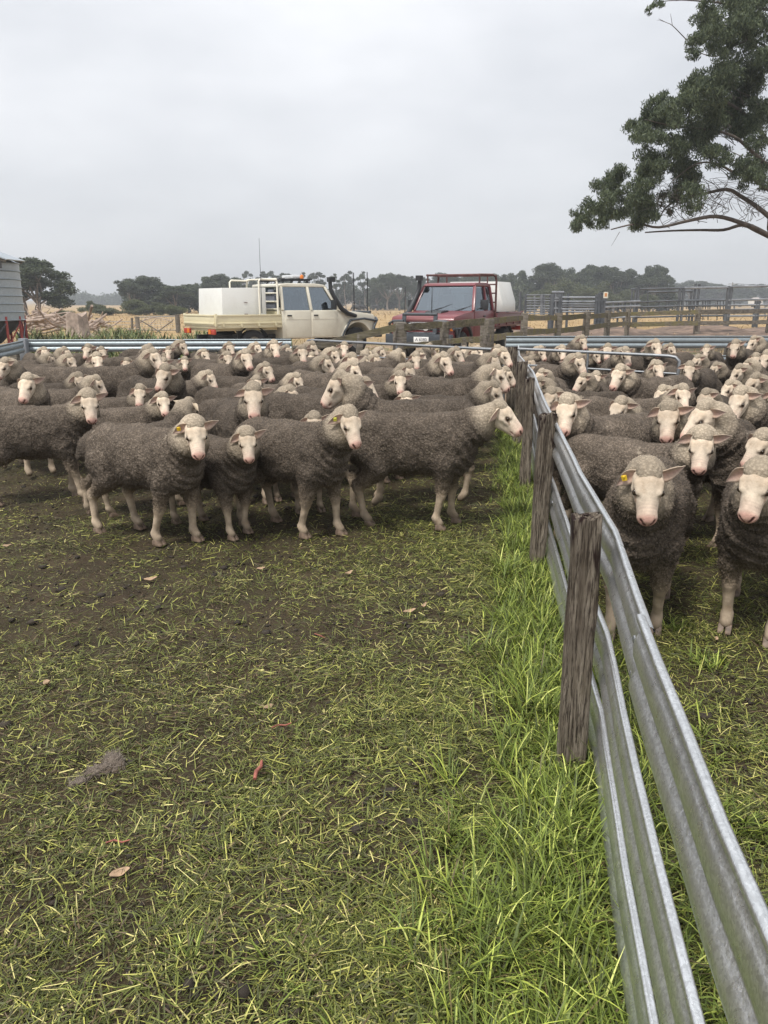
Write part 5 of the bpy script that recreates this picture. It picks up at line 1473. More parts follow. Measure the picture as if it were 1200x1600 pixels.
def leaf_cloud(r, clumps, per, L, W, droop=0.6):
    """clumps: (x,y,z,rx,ry,rz); leaves as narrow hanging diamonds on the outer shell of each clump"""
    Vs, tone = [], []
    for (x, y, z, rx, ry, rz) in clumps:
        n = max(6, int(per * rx * ry ** 0.5 * rz ** 0.5))
        d = r.normal(0, 1, (n, 3)); d /= np.linalg.norm(d, axis=1)[:, None]
        rad = r.random(n) ** 0.45
        lump = 0.72 + 0.5 * fbm(d + np.array([x, y, z]), 2.6, 2, 3)
        P = d * (rad * lump)[:, None] * np.array([rx, ry, rz]) + np.array([x, y, z])
        a = r.normal(0, 1, (n, 3)); a[:, 2] -= droop * 1.6; a /= np.linalg.norm(a, axis=1)[:, None]
        b = np.cross(a, r.normal(0, 1, (n, 3))); b /= np.linalg.norm(b, axis=1)[:, None] + 1e-9
        l = (L * r.uniform(0.6, 1.3, n))[:, None]; w = (W * r.uniform(0.7, 1.3, n))[:, None]
        Vs.append(np.stack([P - a * l * .5, P + b * w * .5 - a * l * .05, P + a * l * .5, P - b * w * .5 - a * l * .05], 1).reshape(-1, 3))
        tone.append(np.repeat(np.clip(r.normal(0.45, 0.28, n), 0, 1), 4))
    V = np.concatenate(Vs); return V, np.arange(len(V)).reshape(-1, 4), np.concatenate(tone)
def limb(m, a, b, r0, r1, r, bend=0.15, n=6, seg=6):
    a, b = Vector(a), Vector(b); L = (b - a).length
    off = Vector(r.normal(0, 1, 3)) * L * bend
    pts = [a.lerp(b, t) + off * math.sin(math.pi * t) * (0.5 + 0.5 * t) for t in [i / seg for i in range(seg + 1)]]
    m.tube(pts, [r0 + (r1 - r0) * i / seg for i in range(seg + 1)], n)
    return pts
def gum_kind(seed, style):
    """unit tree about 10 m high: (trunk mesh, crown mesh, half width)"""
    r = np.random.default_rng(seed); m = MB(); cl = []
    if style == 'slender':
        H = 10.0; top = Vector((r.normal(0, .4), r.normal(0, .4), 9.0)); tp = limb(m, (0, 0, -0.3), top, 0.20, 0.05, r, 0.03, 7)
        for k in range(8):
            t = 0.52 + 0.48 * k / 7; p = tp[min(6, int(t * 6))]
            a = r.random() * 6.283; q = (p.x + math.cos(a) * r.uniform(.3, 1.3), p.y + math.sin(a) * r.uniform(.3, 1.3), 10 * t + r.uniform(-.4, .5) - 0.6)
            limb(m, p, q, 0.06, 0.02, r, 0.1, 5, 4); s = r.uniform(.55, 1.0); cl.append((*q, s, s, s * .55))
        per = 260
    elif style == 'spread':
        H = 10.0; f = Vector((0, 0, 2.6)); limb(m, (0, 0, -0.3), f, 0.34, 0.24, r, 0.05, 8)
        for k in range(9):
            a = k * 0.7 + r.random() * .5; rad = r.uniform(1.2, 4.2); z = 9.0 - rad * 0.75 + r.uniform(-1.2, .8)
            q = (math.cos(a) * rad, math.sin(a) * rad, z); limb(m, f, q, 0.16, 0.04, r, 0.12, 6)
            s = r.uniform(1.1, 1.7); cl.append((*q, s * 1.15, s * 1.15, s * .75))
            for _ in range(3):
                w = r.uniform(.6, 1.1); cl.append((q[0] + r.normal(0, 1.1), q[1] + r.normal(0, 1.1), q[2] + r.normal(-.2, .7), w, w, w * .6))
        cl += [(r.normal(0, 1.2), r.normal(0, 1.2), r.uniform(6.5, 9.2), 1.4, 1.4, .9) for _ in range(4)]; per = 150
    elif style == 'dense':
        H = 10.0; f = Vector((0, 0, 1.8)); limb(m, (0, 0, -0.3), f, 0.36, 0.26, r, 0.05, 8)
        for k in range(26):
            a = r.random() * 6.283; u = r.random(); z = 2.2 + 7.0 * u; rad = 3.4 * math.sqrt(max(0.03, 1 - (2 * u - 0.75) ** 2 / 1.6)) * r.uniform(.35, 1.0)
            q = (math.cos(a) * rad, math.sin(a) * rad, z)
            if k % 3 == 0: limb(m, f, q, 0.14, 0.03, r, 0.1, 6)
            s = r.uniform(.9, 1.5); cl.append((*q, s, s, s * .72))
        per = 210
    else:                                                     # bush
        limb(m, (0, 0, -0.2), (0.1, 0, 3), 0.12, 0.04, r, .05, 5)
        for k in range(18):
            a = r.random() * 6.283; rad = r.uniform(0, 4.5); q = (math.cos(a) * rad, math.sin(a) * rad, r.uniform(1.0, 6.5 - rad * .7) + 1)
            s = r.uniform(1.1, 2.0); cl.append((*q, s, s, s * .8))
        for k in range(5): limb(m, (0, 0, 0), cl[k * 3][:3], .08, .02, r, .1, 5)
        per = 120
    V, F, T = leaf_cloud(r, cl, per * 1.75, 0.50, 0.17, 0.5)
    mat = M_SHRUB if style == 'bush' else M_GUM
    cm = np_mesh('crown', V, F, mat, False, {'tone': T})
    BND[cm.name] = (2 * np.percentile(np.hypot(V[:, 0], V[:, 1]), 88), np.percentile(V[:, 2], 99.3))
    return (m.mesh('trunk', M_BARK, smooth=True, angle=60), cm)
KINDS = {}; BND = {}
for st, n_ in (('slender', 4), ('spread', 4), ('dense', 4), ('bush', 3)):
    KINDS[st] = [gum_kind(900 + 37 * i + len(st) * 5, st) for i in range(n_)]
tr_rng = random.Random(3); tcount = {}
def tree(px, top, base, wpx, Y, style, label, group='gum trees of the far treeline', name='gum_tree', sink=0.0):
    b = at_y(px, base, Y); t = at_y(px, top, Y); h = (t.z - b.z)
    tk, cr = KINDS[style][tcount.get(style, 0) % len(KINDS[style])]; tcount[style] = tcount.get(style, 0) + 1
    e = empty(name, (b.x, Y, b.z), tr_rng.random() * 6.283, label, 'shrub' if style == 'bush' else 'tree', group)
    nat, hn = BND[cr.name]
    sz = h / hn * 1.04; sx = (wpx * Y / FPX) / nat * (1.15 if style != 'slender' else 1.0)
    e.scale = (sx, sx, sz)
    link('trunk', tk, e); link('crown', cr, e)
    return e
# near left tree and its shrubs
tree(62, 409, 492, 84, 74, 'dense', 'big round dark tree beside the silo', 'trees on the left', sink=0)
tree(40, 418, 492, 60, 77, 'spread', 'pale limbed tree half behind the silo', 'trees on the left')
for i, (px, top, base, w, Y, lab) in enumerate(((142, 472, 493, 36, 95, 'round green bush standing alone right of the stump'), (172, 482, 495, 40, 92, 'low bush between the stump and the wire gate'),
      (213, 470, 496, 40, 96, 'olive bush at the foot of the left tree clump'), (240, 474, 497, 44, 94, 'wide bush in the middle of the left tree clump'), (268, 478, 497, 36, 93, 'small bush at the right of the left tree clump'),
      (100, 486, 498, 30, 70, 'dark bush behind the heap of logs'))):
    tree(px, top, base, w, Y, 'bush', lab, 'bushes on the left', 'bush')
lst = [(226, 435, 488, 52, 120, 'spread'), (208, 446, 488, 30, 118, 'spread'), (252, 446, 488, 44, 119, 'dense'), (275, 449, 488, 40, 117, 'dense'), (296, 447, 488, 34, 121, 'dense'), (322, 436, 487, 40, 150, 'spread'), (350, 432, 487, 36, 150, 'spread'), (372, 437, 486, 34, 152, 'dense')]
sl = [(384, 426, 483, 12, 215), (397, 430, 483, 14, 218), (412, 427, 483, 18, 212), (425, 426, 483, 18, 216), (440, 429, 483, 16, 214), (455, 430, 483, 15, 218), (469, 428, 483, 16, 213), (484, 429, 483, 16, 217), (497, 428, 483, 17, 214), (509, 432, 483, 13, 219), (520, 430, 483, 15, 213), (531, 434, 483, 12, 216),
      (541, 430, 483, 14, 212), (551, 426, 483, 15, 215), (562, 427, 483, 15, 218), (571, 431, 483, 14, 213), (580, 436, 483, 13, 217), (634, 433, 484, 14, 214), (644, 434, 484, 14, 211), (652, 440, 484, 14, 216)]
mass = [(589, 438, 484, 24, 205, 'dense'), (606, 431, 485, 34, 198, 'spread'), (624, 432, 485, 34, 200, 'spread'), (664, 436, 484, 26, 205, 'spread'), (684, 430, 484, 34, 206, 'spread'), (702, 432, 484, 30, 204, 'dense'), (722, 434, 484, 30, 205, 'dense'), (745, 433, 484, 34, 206, 'spread'), (770, 432, 484, 34, 204, 'dense'),
        (792, 431, 484, 32, 190, 'spread'), (814, 427, 486, 34, 175, 'spread'), (836, 429, 486, 34, 172, 'dense'), (858, 416, 486, 46, 168, 'spread'), (884, 424, 486, 34, 170, 'spread'), (908, 424, 486, 34, 166, 'dense'), (934, 418, 486, 44, 168, 'spread'), (958, 422, 486, 36, 165, 'dense'), (980, 425, 486, 34, 168, 'dense'),
        (1003, 420, 486, 26, 170, 'spread'), (1020, 419, 486, 34, 168, 'spread'), (1034, 432, 486, 24, 169, 'dense')]
under = [(850, 446, 489, 44, 150, 'bush'), (880, 440, 489, 54, 152, 'bush'), (915, 452, 489, 46, 149, 'bush'), (945, 444, 489, 54, 151, 'bush'), (978, 456, 489, 44, 150, 'bush'), (1008, 462, 489, 34, 152, 'bush')]
farr = [(1060, 447, 479, 34, 330, 'dense'), (1078, 441, 479, 40, 325, 'spread'), (1098, 442, 479, 38, 332, 'dense'), (1118, 447, 479, 36, 326, 'dense'), (1136, 448, 479, 34, 330, 'spread'), (1156, 447, 479, 34, 327, 'dense'), (1176, 446, 479, 36, 331, 'dense'), (1198, 446, 479, 36, 328, 'spread'), (1216, 448, 479, 36, 330, 'dense')]
def ordn(i): return ORD[i] if i < len(ORD) else 'last'
for i, a in enumerate(lst): tree(*a[:5], a[5], 'dark gum behind the cream ute box, %s from left of that clump' % ordn(i))
for i, a in enumerate(sl): tree(*a, 'slender', 'slender tall gum in the middle treeline, %s slender one from left' % ordn(i))
for i, a in enumerate(mass): tree(*a[:5], a[5], 'bulky gum of the right treeline, %s bulky one from left' % ordn(i))
for i, a in enumerate(under): tree(*a[:5], a[5], 'light green bushy tree behind the steel yards, %s from left' % ordn(i), 'bushy trees behind the yards', 'bushy_tree')
for i, a in enumerate(farr): tree(*a[:5], a[5], 'hazy far tree at the right horizon, %s from left' % ordn(i), 'hazy trees at the right horizon')
# undergrowth that closes the treeline, and the wood on the far hill
r = np.random.default_rng(61)
cl = []
for px in np.arange(366, 820, 4.0):
    for _ in range(3): p = at_y(px, 476, 222); cl.append((p.x, 222 + r.normal(0, 3), r.uniform(0.0, 6.0) * (0.75 + .25 * math.sin(px * .13)), 1.7, 1.7, 1.6))
for px in np.arange(196, 384, 5.0):
    for _ in range(2): p = at_y(px, 476, 124); cl.append((p.x, 124 + r.normal(0, 2), r.uniform(0.0, 2.2), 1.2, 1.2, 1.0))
for px in np.arange(800, 1052, 4.0):
    for _ in range(3): p = at_y(px, 476, 174); cl.append((p.x, 174 + r.normal(0, 3), r.uniform(0.0, 4.5), 1.5, 1.5, 1.3))
V, F, T = leaf_cloud(r, cl, 34, 0.9, 0.35, 0.3)
tag(link('undergrowth', np_mesh('undergrowth', V, F, M_GUM, False, {'tone': T})), 'dark undergrowth along the foot of the middle treeline', 'undergrowth', kind='stuff')
cl = []
for px in np.arange(80, 330, 4.0):
    Y = 470 + r.normal(0, 15); p = at_y(px, 466 + 2.0 * math.sin(px * .09) + r.normal(0, 1.5), Y); s = r.uniform(2.5, 4.2)
    for dz in (0, 4, 8): cl.append((p.x, Y, p.z - dz, s, s, s * .8))
for px in np.arange(1030, 1250, 5.0):
    Y = 520 + r.normal(0, 15); p = at_y(px, 455 + r.normal(0, 1.5), Y); s = r.uniform(2.5, 4.2)
    for dz in (0, 4, 8): cl.append((p.x, Y, p.z - dz, s, s, s * .8))
V, F, T = leaf_cloud(r, cl, 14, 1.5, 0.7, 0.3)
tag(link('distant_wood', np_mesh('distant_wood', V, F, M_GUM, False, {'tone': T})), 'hazy distant wood along the horizon', 'wood', kind='stuff')

# ------------------------------------------------------------------ the big gum at the upper right
BY = 24.0
def Z5(zx, zy, dy=0.0):                 # a point on the tree from its place in the photo
    return at_y(880 + zx / 3.75, zy / 3.75, BY + dy)
r = np.random.default_rng(8)
tp = at_y(1250, 520, BY); BG = empty('big_gum_tree', (tp.x, BY, 0), 0, 'large drooping gum tree reaching in from the right edge', 'tree')
off = Vector((tp.x, BY, 0))
m = MB()
trunk = [Vector((0, 0, -0.3)), Vector((-0.10, 0, 1.5)), Z5(1300, 1480) - off, Z5(1240, 1330) - off, Z5(1262, 1000) - off, Z5(1255, 600) - off, Z5(1265, 250) - off, Z5(1220, -150) - off, Z5(1180, -500) - off]
m.tube(trunk, [0.34, 0.30, 0.27, 0.22, 0.19, 0.16, 0.13, 0.10, 0.05], 10)
def branch(pts, r0, r1, dy0=0.0, dy1=0.0):
    q = [Z5(x, y, dy0 + (dy1 - dy0) * i / (len(pts) - 1) + r.normal(0, .1)) - off for i, (x, y) in enumerate(pts)]
    def cr(p0, p1, p2, p3, t): return 0.5 * ((2 * p1) + (p2 - p0) * t + (2 * p0 - 5 * p1 + 4 * p2 - p3) * t * t + (3 * p1 - p0 - 3 * p2 + p3) * t ** 3)
    n_ = len(q); sm = []
    for i in range(n_ - 1):
        for t in (0, .25, .5, .75): sm.append(cr(q[max(i - 1, 0)], q[i], q[i + 1], q[min(i + 2, n_ - 1)], t))
    sm.append(q[-1])
    m.tube(sm, [0.75 * (r0 + (r1 - r0) * i / (len(sm) - 1)) for i in range(len(sm))], 6)
branch([(1235, 1400), (1150, 1350), (1060, 1312), (900, 1268), (740, 1292), (560, 1332), (430, 1312), (280, 1345)], .11, .02, 0, -1.5)
branch([(1235, 1400), (1130, 1350), (1050, 1318), (940, 1347), (800, 1348), (640, 1352), (480, 1362)], .09, .025, 0, .8)
branch([(1230, 1290), (1140, 1215), (1040, 1150), (960, 1110), (820, 1135), (700, 1155), (600, 1220), (560, 1290)], .10, .02, 0, 1.2)
branch([(1225, 1130), (1100, 1040), (1000, 1010), (900, 960), (780, 960), (640, 1060)], .08, .015, 0, -1)
branch([(1225, 1000), (1120, 900), (1000, 800), (850, 760), (650, 740), (480, 700)], .09, .015, 0, -1.3)
branch([(1220, 860), (1100, 700), (960, 600), (820, 560), (740, 520)], .08, .015, 0, .8)
branch([(1225, 420), (1150, 300), (1050, 200), (960, 150), (850, 130)], .08, .015, 0, -.8)
branch([(1225, 300), (1120, 240), (1020, 260), (900, 330), (800, 310)], .05, .012, 0, .6)
branch([(1210, 60), (1050, 30), (850, 10), (690, 0), (560, 10)], .05, .01, 0, 0)
branch([(850, 45), (800, 10), (720, 0), (660, 5)], .015, .006)
branch([(750, 262), (700, 210), (640, 150), (600, 130), (560, 110)], .022, .006); branch([(640, 150), (632, 100), (628, 80)], .01, .004); branch([(600, 130), (570, 120), (548, 118)], .008, .003)
branch([(330, 1360), (310, 1395), (282, 1440)], .012, .004); branch([(870, 1250), (930, 1170), (900, 1210), (880, 1290)], .012, .005)
for k in range(110):                          # fine twigs under the crown
    x = r.uniform(560, 1180); y = r.uniform(1130, 1340); branch([(x, y), (x + r.normal(0, 45), y - r.uniform(20, 70)), (x + r.normal(0, 80), y - r.uniform(60, 130)), (x + r.normal(0, 110), y - r.uniform(70, 160))], .012, .003, r.normal(0, .8), r.normal(0, .8))
for k in range(30):
    x = r.uniform(850, 1190); y = r.uniform(560, 1100); branch([(x, y), (x - r.uniform(20, 90), y - r.uniform(10, 70)), (x - r.uniform(60, 150), y - r.uniform(20, 100))], .018, .005, r.normal(0, .8), r.normal(0, .8))
m.build('trunk', M_BARK_D, BG, smooth=True, angle=70)
CL = [(110,1270,62),(75,1330,45),(210,1180,70),(260,1080,80),(200,1290,62),(250,1330,45),(330,1200,90),(440,1120,100),(470,1260,80),(520,1180,85),(330,1020,62),(430,1300,60),(430,740,62),(520,640,75),(590,620,62),(440,790,45),(500,830,85),(600,740,105),(700,640,80),(560,950,95),(500,1030,70),(650,880,110),(760,800,115),(700,1020,95),(720,1150,82),(850,700,115),(780,480,62),(740,570,60),(850,560,105),(950,470,105),(1050,420,105),(1150,420,95),(950,620,115),(1080,560,115),(1170,640,95),(880,880,90),(1000,740,80),(1120,800,70),(1100,980,95),(1170,1020,85),(1080,1060,60),(850,130,70),(800,220,66),(775,310,42),(920,190,85),(1000,80,105),(1100,60,105),(1180,150,80),(1050,170,75),(870,60,58),(950,290,75),(1070,290,60),(1180,290,55),(550,15,42),(520,40,25),(1150,-60,140),(1000,-60,110),(880,-40,60),(740,1220,45),(640,1240,35)]
clumps = []
for (zx, zy, q) in CL:
    for rep in range(2 if q > 60 else 1):
        dy = r.normal(0, 1.3); p = Z5(zx + r.normal(0, 10), zy + r.normal(0, 10), dy) - off; s = q / 3.75 / 50.0 * r.uniform(1.0, 1.22)
        for _ in range(7):
            d3 = r.normal(0, 1, 3); d3 *= r.random() ** .4 / np.linalg.norm(d3); w3 = s * r.uniform(.30, .58)
            clumps.append((p.x + d3[0] * s * .85, p.y + d3[1] * s, p.z + d3[2] * s * .8, w3, w3, w3 * r.uniform(.55, .95)))
for k in range(26):                          # the part of the crown beyond the frame
    p = (r.uniform(0.6, 5.5), r.normal(0, 2.2), r.uniform(4.6, 12.5)); s = r.uniform(.5, 1.0); clumps.append((*p, s, s, s * .8))
V, F, T = leaf_cloud(r, clumps, 3500, 0.120, 0.028, 0.9)
link('crown', np_mesh('crown', V, F, M_GUM_N, False, {'tone': T}), BG)

# ------------------------------------------------------------------ silo, woodpile, far fence, cattle, pole
M_SILO = mat_galv('silo_sheet', (0.40, 0.44, 0.47), 0.5); M_SILO.node_tree.nodes['Principled BSDF'].inputs['Metallic'].default_value = 0.6
M_REDP = plain('faded_red_steel', (0.30, 0.045, 0.035), 0.6, var=0.4)
c = at_y(-42, 500, 26.0); SI = empty('grain_silo', (c.x, 26.0, 0), 0, 'ribbed metal silo on red legs at the left edge', 'silo')
z0 = at_y(30, 500, 26).z; z1 = at_y(22, 411, 26).z; z2 = at_y(34, 409, 26).z; ze = at_y(-20, 380, 26).z
rb = at_y(32, 500, 26).x - c.x; rt = at_y(22, 411, 26).x - c.x
prof = []; nb_ = 7
for i in range(nb_):
    for t in (0.0, 0.06, 0.5, 0.94):
        u = (i + t) / nb_; prof.append((rb + (rt - rb) * u + (0.02 if t in (0.0,) else 0.0), z0 + (z1 - z0) * u))
m = MB(); m.lathe(prof, 48, 'z'); w = m.build('wall', M_SILO, SI, smooth=True, angle=50)
for i in range(nb_ + 1):
    u = i / nb_; q = MB(); q.lathe([(rb + (rt - rb) * u + 0.005, z0 + (z1 - z0) * u - 0.02), (rb + (rt - rb) * u + 0.045, z0 + (z1 - z0) * u), (rb + (rt - rb) * u + 0.005, z0 + (z1 - z0) * u + 0.02)], 48, 'z', caps=False); q.build('hoop', M_SILO, w, smooth=True, angle=30)
m = MB(); m.lathe([(rt + 0.02, z1 + 0.0), (rt * 0.55, z1 + 0.34), (0.25, z1 + 0.72)], 32, 'z'); m.build('cone_top', M_SILO, SI)
m = MB(); a = math.radians(0)
m.beam((-0.6, -0.4, ze + 0.35), (at_y(34, 407, 26).x - c.x, -0.4, z2 + 0.02), 1.3, 0.035); ra = m.build('lid_roof', M_SILO, SI)
for q_ in (-0.95, 0.15):
    q = MB(); q.beam((-0.6, q_, ze + 0.30), (at_y(31, 409, 26).x - c.x, q_, z2 - 0.03), 0.05, 0.08); q.build('rafter', M_BPOST, ra)
q = MB(); q.box((at_y(20, 405, 26).x - c.x - 0.06, -0.75, (z1 + z2) / 2 - 0.06), (0.05, 0.05, 0.30)); q.build('bracket', M_PIPE, ra)
m = MB(); m.lathe([(rb * 0.98, z0 - 0.01), (rb * 0.5, z0 - 0.75), (0.2, z0 - 1.0)], 32, 'z'); m.build('hopper', M_PIPE, SI)
for k in range(9):
    a = -1.7 + k * 0.42; q = MB(); q.tube([(rb * math.cos(a), rb * math.sin(a), 0), (rb * 0.99 * math.cos(a), rb * .99 * math.sin(a), z0 + 0.12)], 0.045, 8); q.build('leg', M_REDP, SI)
    q = MB(); q.tube([(rb * math.cos(a), rb * math.sin(a), 0.15), (rb * math.cos(a + .4), rb * math.sin(a + .4), z0 - 0.1)], 0.022, 6); q.build('brace', M_REDP if k % 2 else M_PIPE, SI)

# heap of dead branches by the silo
r = np.random.default_rng(4)
o = at_y(70, 515, 36.0); LP = empty('log_heap', (o.x, 36.0, 0), 0, 'heap of bleached dead branches behind the rail on the left', 'log heap')
for k in range(95):
    px = r.uniform(30, 158); h = (506 - 486) * (1 - abs(px - 75) / 110) * r.random()
    p = at_y(px, 512 - h, 36 + r.uniform(-2.0, 2.5)) - Vector((o.x, 36, 0))
    a = r.normal(0, .5) + (math.pi if r.random() < .5 else 0); L = r.uniform(0.5, 2.4) * (1.2 if r.random() < .2 else .8); el = r.normal(0.05, 0.32)
    d = Vector((math.cos(a) * math.cos(el), math.sin(a) * .9 * math.cos(el), math.sin(el))) * L
    q = MB(); rad = r.uniform(.025, .09); limb(q, p - d / 2, p + d / 2, rad, rad * .45, r, .07, 6, 4); q.build('branch', M_DEADWOOD, LP, smooth=True, angle=60)
for k in range(9):
    p = at_y(r.uniform(35, 60), 500, 35.5) - Vector((o.x, 36, 0)); q = MB(); limb(q, p, p + Vector((r.normal(0, .5), 0, r.uniform(.4, 1.0))), .03, .008, r, .2, 5, 4); q.build('branch', M_DEADWOOD, LP)
p = at_y(121, 518, 33.0); ST = empty('tree_stump', (p.x, 33.0, 0), 0, 'broad weathered tree stump at the right end of the log heap', 'stump')
hz = at_y(121, 491, 33).z
q = MB(); q.lathe([(0.58, -0.1), (0.46, 0.15), (0.42, hz * .6), (0.40, hz), (0.30, hz - 0.04), (0.02, hz - 0.06)], 18, 'z')
q.v = [(x * (1 + .12 * math.sin(5 * math.atan2(y, x))), y * (1 + .12 * math.sin(5 * math.atan2(y, x))), z + (.10 * math.sin(3 * math.atan2(y, x)) if z > hz * .9 else 0)) for x, y, z in q.v]
q.build('trunk', M_DEADWOOD, ST, smooth=True, angle=50)
for k in range(5):
    a = k * 1.3; q = MB(); q.tube([(0.42 * math.cos(a), 0.42 * math.sin(a), .18), (0.95 * math.cos(a), .95 * math.sin(a), -.03)], [.12, .04], 6); q.build('root', M_DEADWOOD, ST)
for i, (px, py, Y, w, h) in enumerate(((148, 515, 33, 16, 10), (160, 512, 36, 22, 8), (185, 512, 36, 30, 11), (232, 505, 41, 34, 16))):
    p = at_y(px, py, Y); q = MB(); B = empty('fallen_branch', (p.x, Y, 0), 0, ('grey snag leaning beside the stump', 'bare forked branch right of the stump', 'long thin dead branch in the weeds', 'arched dead branch by the wire gate')[i], 'branch', 'fallen branches on the left')
    s = Y / FPX; limb(q, (-w * s, 0, 0), (w * s, .1, h * s), .09 - .015 * i, .02, r, .08, 6); q.build('limb', M_DEADWOOD, B, smooth=True)
    q = MB(); limb(q, (0, 0, h * s * .5), (w * s * .5, -.2, h * s * 1.3), .035, .01, r, .1, 5); q.build('fork', M_DEADWOOD, B, smooth=True)
# wire fence and farm gate
o = at_y(45, 520, 40); WF = empty('wire_fence', (o.x, 40, 0), 0, 'low post and wire fence behind the weeds on the left', 'fence')
for px in (45, 92, 150, 205):
    p = at_y(px, 497, 40) - o; q = MB(); q.tube([(p.x, 0, -.1), (p.x + .03, 0, p.z)], .06, 7); q.build('post', M_BPOST, WF, smooth=True)
for py in (503, 508, 514):
    a, b = at_y(30, py, 40) - o, at_y(214, py, 40) - o; q = MB(); q.tube([(a.x, 0, a.z), (b.x, 0, b.z)], .014, 5); q.build('wire', M_GALV_D, WF)
o = at_y(214, 520, 40); FG = empty('farm_gate', (o.x, 40, 0), 0, 'wire mesh farm gate with leaning stays on the left', 'gate')
for px, top, w in ((214, 495, .11), (277, 492, .12)):
    p = at_y(px, top, 40) - o; q = MB(); q.tube([(p.x, 0, -.1), (p.x, 0, p.z)], w, 8); q.build('gate_post', M_BPOST, FG, smooth=True)
A, B = at_y(217, 496, 40) - o, at_y(274, 494.5, 40) - o; lo = .12
for (a, b, rr_) in ((A, B, .022), (Vector((A.x, 0, lo)), Vector((B.x, 0, lo)), .022), (A, Vector((A.x, 0, lo)), .022), (B, Vector((B.x, 0, lo)), .022)):
    q = MB(); q.tube([a, b], rr_, 6); q.build('frame_pipe', M_GALV_D, FG)
for k in range(1, 7):
    z = lo + (A.z - lo) * k / 7; q = MB(); q.tube([(A.x, 0, z), (B.x, 0, z)], .006, 4); q.build('mesh_wire', M_GALV_D, FG)
for k in range(1, 12):
    x = A.x + (B.x - A.x) * k / 12; q = MB(); q.tube([(x, 0, lo), (x, 0, A.z)], .005, 4); q.build('mesh_wire', M_GALV_D, FG)
for (x0, x1) in ((A.x + .1, A.x + 1.15), (B.x - .1, B.x - .95)):
    q = MB(); q.tube([(x0, -.1, A.z * .8), (x1, -.3, 0)], .03, 6); q.build('stay', M_BPOST, FG)
# weeds behind the rail
r = np.random.default_rng(15)
NW = 15000
px = np.concatenate([r.uniform(40, 460, NW * 3 // 4), r.uniform(100, 280, NW - NW * 3 // 4)]); Y = r.uniform(19, 33, NW)
X = (px - 600) / FPX * Y * 1.0; P = np.stack([X, Y], 1)
keep = r.random(NW) < (0.12 + sstep(fbm(P, .45, 3, 9), .42, .6)); P = P[keep]; n_ = len(P)
hh = 0.15 + 0.55 * sstep(fbm(P, .8, 3, 19), .42, .62)
cl_ = np.array([[0.10, 0.13, 0.035], [0.15, 0.17, 0.05], [0.07, 0.10, 0.03], [0.30, 0.24, 0.10]])[r.choice(4, n_, p=[.4, .3, .2, .1])] * r.uniform(.7, 1.2, (n_, 1))
V, T, C = blades(np.concatenate([P, np.zeros((n_, 1))], 1), r.random(n_) * 6.283, hh * r.uniform(.5, 1.2, n_), r.uniform(.010, .028, n_), r.uniform(.8, 1.5, n_), r.uniform(0, 1.0, n_), cl_, 3)
tag(link('weeds', np_mesh('weeds', V, T, M_GRASS, True, {'col': C})), 'green weeds growing behind the left rail', 'weeds', kind='stuff')
NW = 16000
Y = 24 + 120 * r.random(NW) ** 1.6; X = r.uniform(-.5, .5, NW) * Y; P = np.stack([X, Y], 1); sz = 0.5 + Y / 60
cl_ = np.array([[0.39, 0.28, 0.135], [0.46, 0.35, 0.19], [0.31, 0.21, 0.10]])[r.choice(3, NW)] * r.uniform(.7, 1.15, (NW, 1))
V, T, C = blades(np.concatenate([P, ground_z(P)[:, None]], 1), r.random(NW) * 6.283, r.uniform(.10, .24, NW) * sz, r.uniform(.008, .018, NW) * sz, r.uniform(.5, 1.4, NW), r.uniform(-.3, .8, NW), cl_, 2)
tag(link('dry_grass', np_mesh('dry_grass', V, T, M_GRASS, True, {'col': C})), 'dry golden grass across the far paddock', 'grass', kind='stuff')
# red dirt bank behind the right rails
q = MB(); rows_ = []
for i in range(40):
    x = 5 + 35 * i / 39; rows_.append([(x, 38 + dy, max(-.05, hgt * (0.75 + .4 * math.sin(x * 1.3) + .2 * math.sin(x * 3.1)))) for dy, hgt in ((-3.5, -.1), (-1.8, .18), (-.4, .34), (1.5, .36), (4, .2), (7, -.1))])
q.sheet(rows_); bk = q.build('dirt_bank', plain('red_brown_dirt', (0.14, 0.095, 0.068), 0.95, var=0.6, scale=2.2, bump=.6), smooth=True, angle=180); tag(bk, 'low bank of red brown dirt behind the right rails', kind='structure')
# cattle
def cow_mesh():
    B = Field((-1.3, -.55, -.05), (1.6, .55, 1.7), .06)
    B.ell((-.1, 0, .98), (.85, .33, .40), .1); B.ell((.5, 0, 1.0), (.35, .28, .40), .1); B.ell((-.65, 0, 1.05), (.33, .29, .36), .1)
    B.cone((.65, 0, 1.05), (1.0, 0, .75), .22, .15, .1); B.cone((1.0, 0, .72), (1.22, 0, .42), .13, .085, .05)
    for x in (.5, -.7):
        for y in (.2, -.2): B.cone((x, y, .75), (x + .02, y, .42), .13, .075, .06); B.cone((x + .02, y, .42), (x, y, .03), .065, .055, .04)
    B.cone((-.95, 0, 1.2), (-1.02, 0, .6), .035, .03, .04)
    for y in (.16, -.16): B.cone((.98, y * .6, .80), (.95, y * 1.5, .78), .05, .035, .03)
    return np_mesh('cow', *surface_nets(B.F, B.lo, .06), plain('black_hide', (0.012, 0.011, 0.010), 0.7), True)
CM = cow_mesh()
for px, Y, a, lab in ((587, 185, .4, 'black cow grazing between the two utes'), (557, 150, 2.8, 'black cow partly behind the cream ute bull bar'), (565, 165, .2, 'black cow just above the cream ute bull bar')):
    p = at_y(px, 480, Y); cw = link('cow', CM); cw.location = (p.x, Y, float(ground_z([[p.x, Y]])[0])); cw.rotation_euler = (0, 0, a); tag(cw, lab, 'cow', 'cattle in the far paddock')
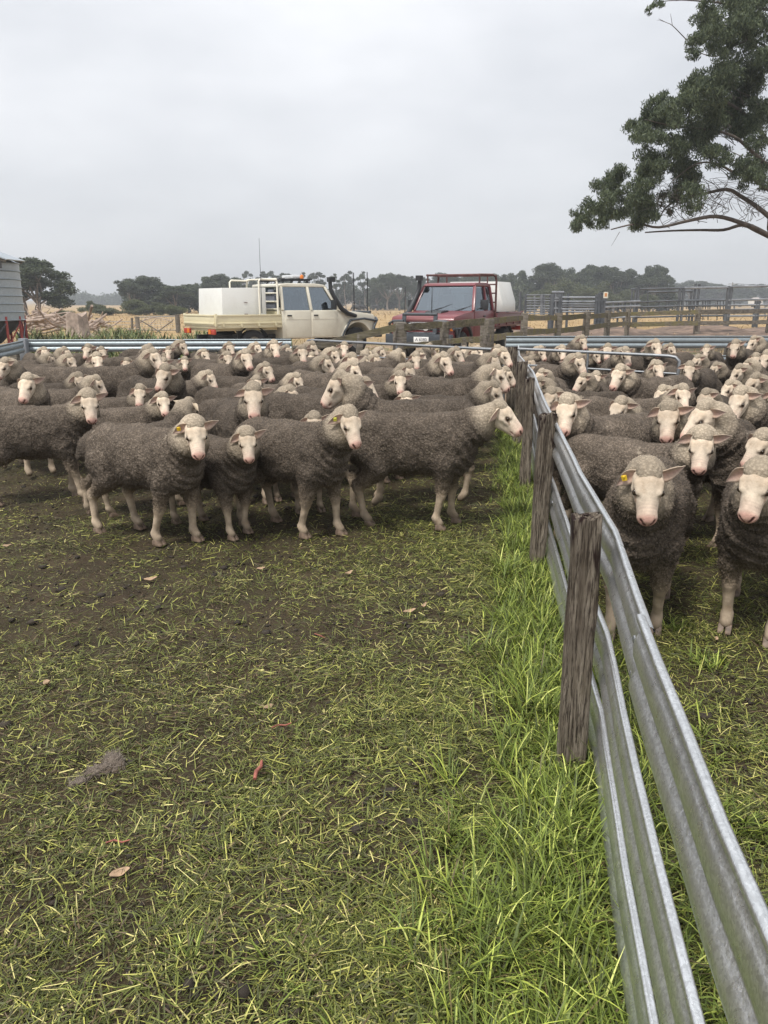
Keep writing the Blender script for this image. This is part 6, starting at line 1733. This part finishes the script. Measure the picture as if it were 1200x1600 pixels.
# power pole and farmhouse at the right horizon
p = at_y(1145, 441, 230); PP = empty('power_pole', (p.x, 230, 0), 0, 'thin power pole with crossarm at the right horizon', 'pole')
q = MB(); q.tube([(0, 0, -1), (0, 0, p.z)], [.17, .12], 8); q.build('pole', M_BPOST, PP)
q = MB(); q.box((0, 0, p.z - .5), (2.6, .12, .12)); q.build('crossarm', M_BPOST, PP)
for x in (-1.1, 0, 1.1):
    q = MB(); q.tube([(x, 0, p.z - .35), (x + 10, 1, p.z - 0.9), (x + 22, 3, p.z - .5)], .02, 4); q.build('wire', M_BLK, PP)
p = at_y(1180, 475, 260); FH = empty('farmhouse', (p.x, 260, float(at_y(1180, 476, 260).z)), .3, 'tiny white farmhouse among trees at the right horizon', 'house'); FH.scale = (.5, .5, .5)
q = MB(); q.box((0, 0, 1.4), (7, 5, 2.8)); q.build('wall', plain('white_wall', (.7, .68, .64), .8), FH)
q = MB(); q.add([(-3.8, -2.9, 2.8), (3.8, -2.9, 2.8), (3.8, 2.9, 2.8), (-3.8, 2.9, 2.8), (-2, 0, 4.4), (2, 0, 4.4)], [(0, 1, 5, 4), (2, 3, 4, 5), (1, 2, 5), (3, 0, 4), (3, 2, 1, 0)]); q.build('roof', plain('pale_roof', (.5, .42, .38), .7), FH)
for x in (-2, 2):
    q = MB(); q.box((x, -2.52, 1.5), (1.1, .06, 1.1)); q.build('window', M_BLK, FH)

# ------------------------------------------------------------------ moist air
m = MB(); m.box((0, 420, 19), (1500, 1000, 42))
hz_o = m.build('haze', plain('unused_surface', (1, 1, 1)))
hm = bpy.data.materials.new('moist_air'); hm.use_nodes = True; hn_ = hm.node_tree.nodes; hn_.clear()
ho = hn_.new('ShaderNodeOutputMaterial'); hv = hn_.new('ShaderNodeVolumePrincipled')
hv.inputs['Color'].default_value = (0.90, 0.93, 0.97, 1); hv.inputs['Density'].default_value = 0.00115; hv.inputs['Anisotropy'].default_value = 0.2
hm.node_tree.links.new(hv.outputs[0], ho.inputs['Volume'])
hz_o.data.materials.clear(); hz_o.data.materials.append(hm)
tag(hz_o, 'thin moist haze hanging over the paddocks', 'haze', kind='stuff')
